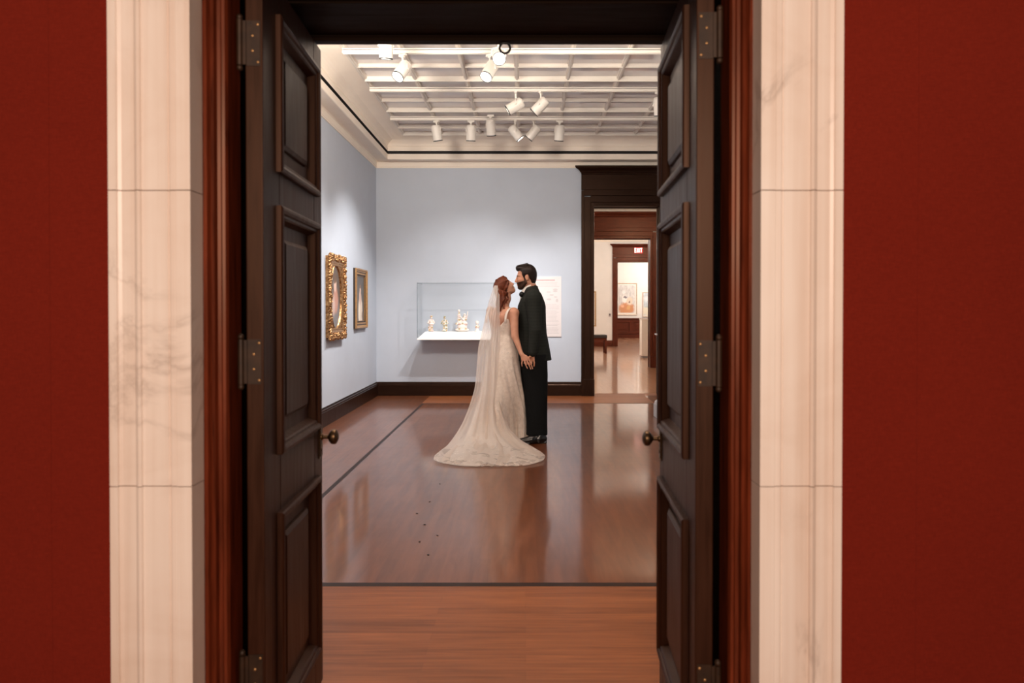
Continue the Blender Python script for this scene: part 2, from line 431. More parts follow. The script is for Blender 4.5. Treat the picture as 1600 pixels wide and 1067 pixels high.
# ---- red wall on the near side, with its cloth seams
m = MB(); holed(m, -3.6, 3.6, 1.655, 1.70, 3.6, -.86, .62, 2.42)
for sx in (-1.194, .985, -2.4, 2.2): m.box((sx - .0012, 1.6543, 0), (sx + .0012, 1.6555, 3.6))
S(m, 'wall_front', 'red_cloth')
m = MB(); holed(m, XL - .1, XR + .1, 1.70, 2.30, 4.1, -.83, .60, 2.33); S(m, 'wall_core', 'wall_dim')
m = MB(); holed(m, XL, XR, 2.30, YN, 4.0, -.83, .60, 2.33); S(m, 'wall_near', 'wall_blue')
# ---- gallery walls
S(MB().box((XL - .12, YN - .05, 0), (XL, YB + .1, 4.0)), 'wall_left', 'wall_blue')
S(MB().box((XR, YN - .05, 0), (XR + .12, YB + .1, 4.0)), 'wall_right', 'wall_blue')
m = MB(); holed(m, XL, XR, YB, YB + .1, 4.0, 1.045, 2.10, 2.96); S(m, 'wall_back', 'wall_blue')

def loops(mb, prof, x0, x1, y0, y1, mi=None, flip=False):
    """mitred moulding round a rectangle; prof: (inset, z)"""
    for k in range(len(prof) - 1):
        q = []
        for o, z in prof[k:k + 2]: q.append([(x0 + o, y0 + o, z), (x1 - o, y0 + o, z), (x1 - o, y1 - o, z), (x0 + o, y1 - o, z)])
        mb.grid(q, mi[k] if mi else 0, wrap=True)
# ---- cornice with its dark slot and cove
m = MB()
prof = [(.0, 3.535), (.012, 3.535), (.012, 3.552), (.018, 3.556), (.018, 3.628), (.03, 3.64), (.215, 3.615), (.225, 3.618), (.23, 3.625), (.23, 3.700), (.17, 3.702), (.17, 3.745), (.23, 3.746), (.235, 3.79), (.225, 3.795), (.225, 3.818)]
mi = [0] * (len(prof) - 1); mi[9] = mi[10] = mi[11] = 1
for k in range(9):
    t = k / 8 * PI / 2; prof.append((.235 + .275 * (1 - math.cos(t)), 3.822 + .108 * math.sin(t))); mi.append(0)
loops(m, prof, XL, XR, YN, YB, mi)
S(m, 'trim_1', ['cream', 'slot_black'], auto=35)
# ---- ceiling of glass panes in a cream grid
ci = .51
S(MB().box((XL + .2, YN + .2, 3.965), (XR - .2, YB - .2, 3.99)), 'ceiling', 'ceiling_glass')
g = MB(); ZB = 3.93
for k in range(8):
    x = XL + ci + .5714 * k; w = .03 if k in (0, 7) else .024
    g.box((x - w, YN + ci - .02, ZB), (x + w, YB - ci + .02, 3.965)); g.box((x - w * .45, YN + ci, ZB - .012), (x + w * .45, YB - ci, ZB))
k = 0; y = YB - ci
while y > YN + .45:
    th = k % 3 == 0 or k in (1,)
    w = .017 if th else .011
    g.box((XL + ci, y - w, ZB - (.012 if th else 0)), (XR - ci, y + w, 3.964))
    g.box((XL + ci, y - w * .4, ZB - (.024 if th else .008)), (XR - ci, y + w * .4, ZB))
    y -= .384; k += 1
S(g, 'trim_2', 'cream_beam', bevel=.003)

# ---- skirting: left, back (to the doorway), right, near
skp = [(0, 0), (.030, 0), (.030, .165), (.024, .175), (.024, .188), (.012, .196), (.008, .214), (0, .214)]
def skirt(name, a, b, nrm, mat='dark_wood'):
    """profile swept from a to b along the wall, nrm = into the room"""
    mb = MB(); P = []
    for q in (a, b): P.append([(q[0] + nrm[0] * o, q[1] + nrm[1] * o, z) for o, z in skp])
    mb.grid(P, 0, wrap=True); n = len(skp); mb.f += [tuple(range(n)), tuple(range(n, 2 * n))]; mb.mi += [0, 0]
    return S(mb, name, mat)
skirt('baseboard_left', (XL, YN), (XL, YB), (1, 0)); skirt('baseboard_right', (XR, YN), (XR, YB), (-1, 0))
skirt('baseboard_back', (XL, YB), (.867, YB), (0, -1), 'dark_wood_x'); skirt('baseboard_back.001', (2.28, YB), (XR, YB), (0, -1), 'dark_wood_x')
skirt('baseboard_near', (XL, YN), (-.95, YN), (0, 1), 'dark_wood_x'); skirt('baseboard_near.001', (.72, YN), (XR, YN), (0, 1), 'dark_wood_x')

# ---- dark timber surrounds of the doorways in the enfilade
def surround(name, x0, x1, zt, Yf, depth, cw, zc, mat, matx, pro=.06):
    mb = MB(); e = .002
    fr = (zc - zt)                                   # head + frieze + crown
    hz = zt + fr * .40                                # top of head casing
    for s, xa in ((-1, x0), (1, x1)):
        mb.box((xa, Yf - pro * .45, 0), (xa + s * cw * .28, Yf + .02, zt + cw * .28)); mb.box((xa + s * cw * .28, Yf - pro * .7, 0), (xa + s * cw * .78, Yf + .02, zt + cw * .7))
        mb.box((xa + s * cw * .78, Yf - pro, 0), (xa + s * cw, Yf + .02, hz - .01)); mb.box((xa - s * e, Yf - pro * 1.08, 0), (xa + s * cw * 1.01, Yf + .02, .26))
        mb.box((xa, Yf, 0), (xa + s * .025, Yf + depth, zt + .02))             # jamb lining
        mb.box((xa - s * .012, Yf + depth * .45, 0), (xa + s * .02, Yf + depth * .6, zt))
    mb.box((x0, Yf, zt), (x1, Yf + depth, zt + .025), 1); mb.box((x0, Yf + depth * .45, zt - .014), (x1, Yf + depth * .6, zt + .01), 1)
    mb.box((x0, Yf - pro * .45, zt), (x1, Yf + .02, zt + cw * .28), 1); mb.box((x0 - cw * .28, Yf - pro * .7, zt + cw * .28), (x1 + cw * .28, Yf + .02, zt + cw * .78), 1)
    mb.box((x0 - cw * .78, Yf - pro, zt + cw * .78), (x1 + cw * .78, Yf + .02, hz), 1)
    mb.box((x0 - cw, Yf - pro * .8, hz), (x1 + cw, Yf + .02, zc - .12), 1)                       # frieze
    cp = [(0, zc - .12), (-pro * .9, zc - .12), (-pro * 1.0, zc - .10), (-pro * 1.25, zc - .092), (-pro * 1.4, zc - .07), (-pro * 2.0, zc - .045), (-pro * 2.3, zc - .03), (-pro * 2.3, zc), (0, zc)]
    xo = cw + .10                                                                               # crown, returned at its ends
    P = []
    for x, sgn in ((x0 - cw, -1), (x1 + cw, 1)): P.append([(x + sgn * max(0, -o - pro * .9) * 1.25, Yf + o + (.02 if o == 0 else 0), z) for o, z in cp])
    mb.grid(P, 1, wrap=True); n = len(cp); o = len(mb.v) - 2 * n; mb.f += [tuple(range(o, o + n)), tuple(range(o + n, o + 2 * n))]; mb.mi += [1, 1]
    return S(mb, name, [mat, matx], bevel=.004)
surround('trim_3', 1.066, 2.085, 2.945, YB, .26, .20, 3.55, 'dark_wood', 'dark_wood_x')
surround('trim_4', 1.50, 2.87, 2.97, 15.2, .26, .21, 3.575, 'red_lit_wood', 'red_lit_wood_x')  # dark timber, warmed in colour for the lit room
surround('trim_5', 3.34, 4.60, 3.06, 23.9, .26, .19, 3.70, 'red_lit_wood', 'red_lit_wood_x')
# ---- second room
m = MB(); holed(m, .2, 3.6, YB + .1, YB + .26, 3.72, 1.045, 2.10, 2.96)
m.box((.1, YB + .1, 0), (.2, 15.2, 3.72)); m.box((3.6, YB + .1, 0), (3.7, 15.2, 3.72)); holed(m, .1, 3.7, 15.2, 15.3, 3.72, 1.48, 2.89, 2.99)
S(m, 'wall_second_room', 'wall_white')
S(MB().box((.1, YB + .1, 3.64), (3.7, 15.3, 3.75)), 'ceiling_second_room', 'white_paint')
# ---- third room
m = MB(); holed(m, .6, 6.2, 15.3, 15.46, 4.1, 1.48, 2.89, 2.99)
m.box((.5, 15.3, 0), (.6, 23.9, 4.1)); m.box((6.2, 15.3, 0), (6.3, 23.9, 4.1)); holed(m, .5, 6.3, 23.9, 24.0, 4.1, 3.32, 4.62, 3.08)
S(m, 'wall_third_room', 'wall_white')
S(MB().box((.5, 15.3, 4.0), (6.3, 24.0, 4.1)), 'ceiling_third_room', 'white_paint')
m = MB(); loops(m, [(0, 3.78), (.03, 3.79), (.04, 3.86), (.16, 3.88), (.17, 3.93), (.30, 4.0)], .6, 6.2, 15.46, 23.9); S(m, 'trim_6', 'cream')
skirt('baseboard_third_room', (.6, 23.9), (3.15, 23.9), (0, -1), 'red_lit_wood_x'); skirt('baseboard_third_room.001', (4.79, 23.9), (6.2, 23.9), (0, -1), 'red_lit_wood_x')
# ---- fourth room, with a panelled dado under a white wall
m = MB(); holed(m, 1.8, 7.6, 24.0, 24.16, 4.1, 3.32, 4.62, 3.08)
m.box((1.7, 24.0, 0), (1.8, 30.9, 4.1)); m.box((7.6, 24.0, 0), (7.7, 30.9, 4.1)); m.box((1.7, 30.8, 0), (7.7, 30.9, 4.1)); S(m, 'wall_far', 'wall_white')
S(MB().box((1.7, 24.0, 4.0), (7.7, 30.9, 4.1)), 'ceiling_far', 'white_paint')
d = MB(); d.box((1.8, 30.74, 0), (7.6, 30.80, .90)); d.box((1.8, 30.66, .88), (7.6, 30.80, .93)); d.box((1.8, 30.68, 0), (7.6, 30.8, .16)); d.box((1.8, 30.70, .74), (7.6, 30.8, .84)); d.box((1.8, 30.70, .18), (7.6, 30.8, .30))
for k in range(6):
    x = 1.85 + k * 1.0; d.box((x, 30.70, .3), (x + .16, 30.8, .75)); d.box((x + .28, 30.72, .40), (x + .88, 30.8, .66))
S(d, 'trim_7', 'red_lit_wood_x', bevel=.006)

# ================================================================== the near doorway: marble, mahogany frame, two leaves
def z_at(py, Y): return H - (py - VY) * Y / F
J = [-.0, .166, .903, 1.640, 2.377]                       # bed joints of the marble blocks
Ym = 1.633
# profile over the width of the architrave: (distance from the outer edge, how far the face sets back)
ap = [(0, .0), (.020, 0), (.022, .004), (.030, .007), (.062, .006), (.068, .0), (.074, -.004), (.079, .0), (.081, .005), (.145, .004), (.148, .0075), (.153, .003), (.166, .003), (.168, .0), (.204, .0)]
def architrave(name, xo, sgn):
    mb = MB()
    for k in range(len(J)):
        za = J[k] + .0012; zb = (J[k + 1] if k + 1 < len(J) else 2.42) - .0012
        poly = [(xo + sgn * a, Ym + .004 + b) for a, b in ap] + [(xo + sgn * .204, 1.70), (xo, 1.70)]
        mb.prism(poly, 'z', za, zb)
    for zj in J[1:]: mb.box((xo + sgn * .004, Ym + .012, zj - .002), (xo + sgn * .202, 1.699, zj + .002), 1)
    return S(mb, name, ['marble', 'mortar'])
architrave('trim_8', -1.035, 1); architrave('trim_9', .788, -1)
m = MB(); poly = [(Ym + .004 + b, 2.42 + .204 - a) for a, b in ap] + [(1.70, 2.42), (1.70, 2.624)]
m.prism(poly, 'x', -1.035, .788); S(m, 'trim_10', 'marble')
# mahogany frame moulding: (distance from marble reveal towards the opening, Y)
fp = [(-.03, 1.700), (.000, 1.700), (.010, 1.700), (.013, 1.708), (.019, 1.704), (.025, 1.708), (.028, 1.720), (.036, 1.722), (.042, 1.716), (.049, 1.718), (.053, 1.728), (.054, 1.80), (-.03, 1.80)]
m = MB(); m.prism([(-.830 + a, y) for a, y in fp], 'z', 0, 2.36); S(m, 'trim_11', 'mahogany')
m = MB(); m.prism([(.586 - a, y) for a, y in fp], 'z', 0, 2.36); S(m, 'trim_12', 'mahogany')
m = MB(); m.prism([(y, 2.376 - a) for a, y in fp], 'x', -.80, .55); S(m, 'trim_13', 'mahogany')
# deep reveal (jamb cheeks and soffit) behind the frame
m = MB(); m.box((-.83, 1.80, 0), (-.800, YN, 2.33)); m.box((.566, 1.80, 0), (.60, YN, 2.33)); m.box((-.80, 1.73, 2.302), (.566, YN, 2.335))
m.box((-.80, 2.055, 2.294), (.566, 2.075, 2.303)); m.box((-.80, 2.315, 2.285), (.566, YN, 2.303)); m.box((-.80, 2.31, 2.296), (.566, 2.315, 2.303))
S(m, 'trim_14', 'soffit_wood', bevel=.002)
# gallery-side surround of the same doorway (seen only from inside)
m = MB()
for a, b in ((-.97, -.80), (.566, .736)): m.box((a, YN, 0), (b, YN + .04, 2.33))
m.box((-.97, YN, 2.30), (.736, YN + .04, 2.62)); m.box((-1.02, YN, 2.62), (.786, YN + .10, 2.70)); S(m, 'trim_15', 'dark_wood')

def leaf(name, org, dirx, sgn, L, s0, s1):
    """one door leaf standing open; s runs along the leaf, t out of the face towards the opening"""
    dv = Vector((dirx, 1, 0)).normalized(); nv = Vector((sgn, -sgn * dirx, 0)).normalized()
    O = Vector((org[0], org[1], 0)); TH = .046
    root = bpy.data.objects.new(name, None); COL.objects.link(root); root.location = O; struct(root)
    P = lambda s, t, z: tuple(O + dv * s + nv * t + Vector((0, 0, z)))
    def bx(mb, s, t, z, mi=0):
        q = MB().box((s[0], t[0], z[0]), (s[1], t[1], z[1])); return mb.add([P(*v) for v in q.v], q.f, mi)
    pz = [(.150, .764), (.930, 1.640), (1.735, 2.180)]; m_ = .030
    mb = MB(); ZT = 2.272
    bx(mb, (0, s0 + m_), (-TH, 0), (.008, ZT)); bx(mb, (s1 - m_, L), (-TH, 0), (.008, ZT))
    zz = [.008] + [v for a, b in pz for v in (a + m_, b - m_)] + [ZT]
    for k in range(0, len(zz), 2): bx(mb, (s0 + m_, s1 - m_), (-TH, 0), (zz[k], zz[k + 1]))
    mb.build('leaf', 'door_wood', root, bevel=.003)
    prof = [(0, 0), (0, .014), (.004, .018), (.012, .019), (.020, .015), (.023, .009), (.030, .008), (.034, .004), (.040, -.010), (.044, -.018)]
    for a, b in pz:
        ml = MB(); ml.grid([[P(s0 + w, t, a + w), P(s1 - w, t, a + w), P(s1 - w, t, b - w), P(s0 + w, t, b - w)] for w, t in prof], 0, wrap=True)
        ml.build('panel_moulding', 'door_wood', root)
        pn = MB(); bx(pn, (s0 + m_, s1 - m_), (-TH + .008, -.018), (a + m_, b - m_))
        f0, f1 = .085, .097
        pn.grid([[P(s0 + w, t, a + w), P(s1 - w, t, a + w), P(s1 - w, t, b - w), P(s0 + w, t, b - w)] for w, t in ((f0, -.018), (f0 + .003, -.010), (f1, -.005), (f1 + .003, -.003))], 0, wrap=True)
        w = f1 + .003; pn.add([P(s0 + w, -.003, a + w), P(s1 - w, -.003, a + w), P(s1 - w, -.003, b - w), P(s0 + w, -.003, b - w)], [(0, 1, 2, 3)])
        pn.build('panel', 'door_wood', root, bevel=.0015)
    # lock plate and knob
    zk = .892; sk = L - .035
    pl = MB(); bx(pl, (sk - .019, sk + .019), (0, .004), (zk - .075, zk + .055)); bx(pl, (sk - .014, sk + .014), (.004, .007), (zk - .068, zk + .048)); plo = pl.build('lock_plate', 'bronze', root, bevel=.002)
    kb = MB(); M = Matrix(((dv.x, 0, nv.x), (dv.y, 0, nv.y), (0, 1, 0)))
    pr = [(.013, .004), (.012, .010), (.0075, .014), (.007, .028), (.011, .032), (.019, .036), (.0255, .043), (.027, .050), (.0255, .057), (.017, .063), (.008, .066), (.001, .0665)]
    kb.lathe(pr, P(sk, 0, zk), n=12, M=M); kb.build('knob', 'bronze', root, auto=30)
    kh = MB(); kh.lathe([(.006, .006), (.006, .009), (.001, .0095)], P(sk, 0, zk - .045), n=10, M=M); kh.build('keyhole_rose', 'bronze', plo)
    # three butt hinges: plate on the leaf's edge, barrel with ball finials beside it
    for zh in (.354, 1.204, 2.055):
        hb = MB(); bx(hb, (-.0018, .0005), (-TH + .003, -.006), (zh - .060, zh + .060))
        for zs, ts in ((-.05, -.012), (-.02, -.026), (.02, -.026), (.05, -.012)):
            hb.ell(P(-.0018, ts, zh + zs), (.0036, .0016, .0036), 8, 4, 1)
        bp = P(-.004, -TH - .012, 0)
        hb.lathe([(.0085, zh - .060), (.0085, zh + .060)], (bp[0], bp[1], 0), n=14)
        bx(hb, (-.006, -.002), (-TH - .012, -TH + .004), (zh - .058, zh + .058))
        for e in (-1, 1): hb.ell((bp[0], bp[1], zh + e * .067), (.0085, .0085, .009), 12, 8, 0)
        hb.build('hinge', ['hinge_brass', 'gilt_plain'], root, auto=40)
    return root
leaf('door_1', (-.703, 1.77), -.048, 1, .60, .105, .530)
leaf('door_2', (.4445, 1.72), .054, -1, .62, .095, .575)
# bronze pull ring hanging from the lintel's lip
rg = MB(); c = Vector((-.0725, 2.335, 2.266)); rg.tube([(c.x + .0185 * math.cos(a), c.y, c.z + .0185 * math.sin(a)) for a in [2 * PI * i / 28 for i in range(28)]], .0042, 10, closed=True)
rg.tube([(c.x, c.y, c.z + .026), (c.x, c.y, c.z + .014)], .003, 8)
tag(recentre(rg.build('pull_ring', 'iron', smooth=True)), 'small black metal ring hanging from the lintel over the open double doors', 'ring')
# ================================================================== pictures on the left wall (u = along Y, v = up, w = out of the wall)
def wall_frame(mb, y0, y1, z0, z1, prof, mi=0):
    """mitred frame on the left wall; prof: (inset, stand-out)"""
    P = [[(XL + t, y0 + w, z0 + w), (XL + t, y1 - w, z0 + w), (XL + t, y1 - w, z1 - w), (XL + t, y0 + w, z1 - w)] for w, t in prof]
    mb.grid(P, mi, wrap=True)
rnd = random.Random(3)
y0, y1, z0, z1 = 7.63, 8.31, .99, 1.99; cy, cz = (y0 + y1) / 2, (z0 + z1) / 2
t = thing('framed_painting', 'oval portrait in a wide ornate carved gilt frame on the left wall', 'painting', (XL, cy, z0))
fr = MB(); wall_frame(fr, y0 + .02, y1 - .02, z0 + .02, z1 - .02, [(0, 0), (0, .045), (.012, .058), (.03, .062), (.05, .052), (.07, .050), (.082, .040), (.09, .046), (.10, .044), (.106, .036), (.110, .03)])
# spandrel with its oval sight edge
no = 64; ro = []
def sq(a, hw, hh):
    c, s = math.cos(a), math.sin(a); k = min(hw / max(abs(c), 1e-6), hh / max(abs(s), 1e-6)); return (cy + c * k, cz + s * k)
hw, hh = (y1 - y0) / 2 - .100, (z1 - z0) / 2 - .100
for k in range(no):
    a = 2 * PI * k / no; ro.append(a)
ax_, az_ = .216, .375
rows = [[(XL + .032, *sq(a, hw, hh)) for a in ro]]
for f, tt in ((1.09, .034), (1.07, .042), (1.035, .042), (1.0, .030), (.985, .018)): rows.append([(XL + tt, cy + math.cos(a) * ax_ * f, cz + math.sin(a) * az_ * f) for a in ro])
fr.grid(rows, 0, wrap=True)
# carved leaves, shells and scrolls round the frame
def carve(y, z, s, big=False):
    M = Euler((rnd.uniform(0, PI), rnd.uniform(-.5, .5), rnd.uniform(-.4, .4))).to_matrix()
    fr.ell((XL + .052 + rnd.uniform(-.004, .008), y, z), (.018 * s, .030 * s, .011 * s), 8, 5, 0, M)
for side in range(4):
    L = (y1 - y0) if side < 2 else (z1 - z0); n = int(L / .021)
    for k in range(n):
        u = (k + .5) / n
        for w_, s in ((.012, 1.0), (.034, .8), (.058, .7)):
            j = rnd.uniform(-.006, .006)
            if side == 0: carve(y0 + u * L, z0 + w_ + j, s)
            if side == 1: carve(y0 + u * L, z1 - w_ + j, s)
            if side == 2: carve(y0 + w_ + j, z0 + u * L, s)
            if side == 3: carve(y1 - w_ + j, z0 + u * L, s)
for (a, b) in ((y0, z0), (y1, z0), (y0, z1), (y1, z1), (cy, z0), (cy, z1), (y0, cz), (y1, cz), (y0, z0 + .25), (y1, z0 + .25), (y0, z1 - .25), (y1, z1 - .25)):
    sy = 1 if a < cy - .1 else -1 if a > cy + .1 else 0; sz = 1 if b < cz - .45 else -1 if b > cz + .45 else 0
    for k in range(9):
        an = 2 * PI * k / 9; fr.ell((XL + .060, a + sy * .04 + .03 * math.cos(an), b + sz * .04 + .03 * math.sin(an)), (.014, .011, .018), 8, 5, 0, Euler((an, 0, 0)).to_matrix())
    fr.ell((XL + .066, a + sy * .04, b + sz * .04), (.018, .018, .018), 8, 6)
fr.build('frame', 'gilt', t, auto=50)
cv = MB(); cv.add([(XL + .020, cy + math.cos(a) * ax_ * .995, cz + math.sin(a) * az_ * .995) for a in ro], [tuple(range(no))]); cv.build('canvas', 'art_oval', t)
y0, y1, z0, z1 = 8.88, 9.53, 1.078, 1.905
t = thing('framed_painting', 'portrait of a lady in a pale dress in a plain gilt frame near the corner', 'painting', (XL, (y0 + y1) / 2, z0))
fr = MB(); wall_frame(fr, y0, y1, z0, z1, [(0, .028), (.0, .036), (.012, .046), (.022, .044), (.034, .030), (.055, .026), (.07, .034), (.078, .034), (.085, .024), (.098, .022), (.112, .010)]); fr.build('frame', 'gilt_plain', t, auto=30)
bk = MB(); wall_frame(bk, y0 + .002, y1 - .002, z0 + .002, z1 - .002, [(.1, 0), (0, 0), (0, .028), (.1, .028)]); bk.build('frame_back', 'frame_side_shade', t)
cv = MB().box((XL + .004, y0 + .105, z0 + .105), (XL + .014, y1 - .105, z1 - .105)); cv.build('canvas', 'art_lady', t)

# ================================================================== wall-hung display case
cx0, cx1, cyf, cyb, czb, czt = -1.615, .03, 9.81, 10.258, .915, 1.738
t = thing('display_case', 'wall mounted glass display case with a white shelf on the blue back wall', 'display case', ((cx0 + cx1) / 2, cyb, .88))
sh = MB(); sh.box((cx0, cyf, .885), (cx1, cyb, .905)); sh.box((cx0 + .006, cyf + .006, .905), (cx1 - .006, cyb, czb)); sh.build('shelf', 'shelf_white', t, bevel=.003)
dk = MB(); dk.grid([[(cx0 + o, cyf + p, z), (cx1 - o, cyf + p, z), (cx1 - o, cyb, z), (cx0 + o, cyb, z)] for o, p, z in ((.025, .025, czb), (.025, .025, .925), (.10, .135, 1.004))], 0, wrap=True)
dk.add([(cx0 + .10, cyf + .135, 1.004), (cx1 - .10, cyf + .135, 1.004), (cx1 - .10, cyb, 1.004), (cx0 + .10, cyb, 1.004)], [(0, 1, 2, 3)]); dk.build('deck', 'shelf_white', t)
g = .008; pn = MB()
pn.box((cx0 + g, cyf, czb), (cx1 - g, cyf + g, czt - g)); pn.box((cx0, cyf + g, czb), (cx0 + g, cyb, czt - g)); pn.box((cx1 - g, cyf + g, czb), (cx1, cyb, czt - g)); pn.box((cx0 + g, cyf + g, czt - g), (cx1 - g, cyb, czt))
cov = pn.build('cover', 'acrylic', t)
eg = MB(); e = .006
for z in (czt - g, ): eg.box((cx0, cyf - .0005, z), (cx1, cyf + g, z + g)); eg.box((cx0, cyf, z), (cx0 + g, cyb, z + g)); eg.box((cx1 - g, cyf, z), (cx1, cyb, z + g))
for x in (cx0, cx1 - g): eg.box((x, cyf - .0005, czb), (x + g, cyf + g, czt - g))
eg.build('cover_edge', 'acrylic_edge', cov)

def figurine(px, h, kind, label):
    X = (px - VX) * 10.05 / F; Y = 10.06; b = 1.0045; s = h
    r = random.Random(kind * 7 + 1); P = []
    C = lambda x, y, z: (X + x * s, Y + y * s, b + z * s)
    if kind == 2:      # tall group on a rocky mound
        P += [ball(C(0, 0, .07), (.30 * s, .22 * s, .09 * s)), ball(C(0, 0, .18), (.22 * s, .18 * s, .12 * s)), ball(C(-.02, 0, .36), (.20 * s, .15 * s, .13 * s)), cone(C(-.12, -.03, .35), C(-.13, -.03, .68), .075 * s, .06 * s), ball(C(-.13, -.04, .88), .055 * s),
              cone(C(-.13, -.03, .66), C(-.13, -.04, .80), .075 * s, .035 * s), cone(C(.08, -.02, .36), C(.10, -.02, .62), .085 * s, .06 * s), ball(C(.11, -.03, .72), .05 * s), cone(C(-.1, -.06, .68), C(.05, -.08, .50), .03 * s, .025 * s), cone(C(.13, -.03, .6), C(.24, -.04, .70), .03 * s, .022 * s),
              cone(C(-.2, -.05, .5), C(-.1, -.06, .7), .025 * s, .03 * s), ball(C(.16, -.04, .32), (.08 * s, .08 * s, .10 * s)), ball(C(-.22, -.03, .32), (.07 * s, .08 * s, .06 * s)), cone(C(.18, 0, .5), C(.24, 0, .84), .03 * s, .018 * s)]
    elif kind == 3:    # small bust on a pedestal
        P += [cone(C(0, 0, .05), C(0, 0, .16), .22 * s, .14 * s), cone(C(0, 0, .16), C(0, 0, .30), .10 * s, .11 * s), ball(C(0, 0, .44), (.22 * s, .15 * s, .13 * s)), cone(C(0, 0, .5), C(0, 0, .66), .08 * s, .07 * s), ball(C(0, -.01, .80), (.15 * s, .15 * s, .18 * s)), ball(C(0, .03, .86), (.17 * s, .15 * s, .15 * s))]
    else:              # standing figure on a low base
        P += [ball(C(0, 0, .05), (.18 * s, .15 * s, .055 * s)), cone(C(-.05, 0, .08), C(-.04, 0, .42), .055 * s, .07 * s), cone(C(.06, -.02, .08), C(.04, 0, .42), .05 * s, .07 * s), ball(C(0, 0, .46), (.16 * s, .12 * s, .12 * s)), ball(C(0, 0, .62), (.13 * s, .10 * s, .15 * s)), cone(C(0, 0, .72), C(0, 0, .80), .05 * s, .04 * s), ball(C(.01, -.01, .87), (.075 * s, .08 * s, .09 * s)),
              ball(C(.01, 0, .95), (.09 * s, .09 * s, .035 * s)), cone(C(-.12, 0, .70), C(-.20, -.05, .52), .045 * s, .04 * s), cone(C(-.20, -.05, .52), C(-.08, -.13, .50), .04 * s, .03 * s), cone(C(.12, 0, .70), C(.20, -.02, .54), .045 * s, .04 * s), cone(C(.20, -.02, .54), C(.13, -.1, .44), .04 * s, .03 * s),
              ball(C(.14 * (1 if kind else -1), .02, .22), (.06 * s, .06 * s, .17 * s))]
    def pick(c):
        z = (c[:, 2] - b) / s; x = (c[:, 0] - X) / s; n = np.sin(x * 23 + kind * 2) * np.sin(z * 19 + kind) + .4 * np.sin(z * 47)
        if kind == 0: return np.where(n > .35, 1, np.where((z < .35) & (n < -.2), 2, np.where((z > .9), 2, 0)))
        if kind == 1: return np.where(n > .35, 3, np.where(n < -.45, 2, np.where(z > .91, 3, 0)))
        if kind == 2: return np.where((n > .62) & (z > .25), 1, np.where(n < -.75, 2, 0))
        return np.where((z > .30) & (z < .40), 1, np.where((z > .40) & (z < .56) & (n > -.1), 2, 0))
    o = solid_obj('figurine', ['porcelain', 'porcelain_pink', 'porcelain_gold', 'porcelain_green'], P, None, pick, vox=.0045, k=.008)
    return tag(recentre(o), label, 'figurine', 'porcelain figurines in the display case')
figurine(673.5, .245, 0, 'leftmost small porcelain figure with pink clothes, nearest the end of the glass case')
figurine(694.5, .24, 1, 'small porcelain figure in greenish clothes, second from the left in the glass case')
figurine(722, .36, 2, 'tallest white porcelain group of figures on a rocky mound in the glass case')
figurine(745.5, .165, 3, 'smallest porcelain bust on a gilt foot, beside the veil')

# ================================================================== text panel behind the groom
x0, x1, z0, z1 = .13, .558, .917, 1.852; yf = YB - .016
pm = MB().box((x0, yf, z0), (x1, YB + .002, z1))
pm.box((x0 + .03, yf - .0006, z1 - .062), (x1 - .10, yf + .001, z1 - .052), 2)
rr = random.Random(5); z = z1 - .095
while z > z0 + .05:
    if not (z1 - .42 < z < z1 - .16): pm.box((x0 + .03, yf - .0006, z), (x1 - .03 - rr.uniform(0, .05), yf + .001, z + .0075), 1)
    z -= .021 if rr.random() > .16 else .036
for k in range(7): pm.ell((x1 - .13 + rr.uniform(-.07, .07), yf, z1 - .29 + rr.uniform(-.1, .1)), (rr.uniform(.01, .04), .0006, rr.uniform(.01, .04)), 10, 5, 1)
tag(recentre(pm.build('text_panel', ['panel_white', 'print_grey', 'print_red'])), 'white exhibition text panel on the blue wall behind the groom', 'sign')

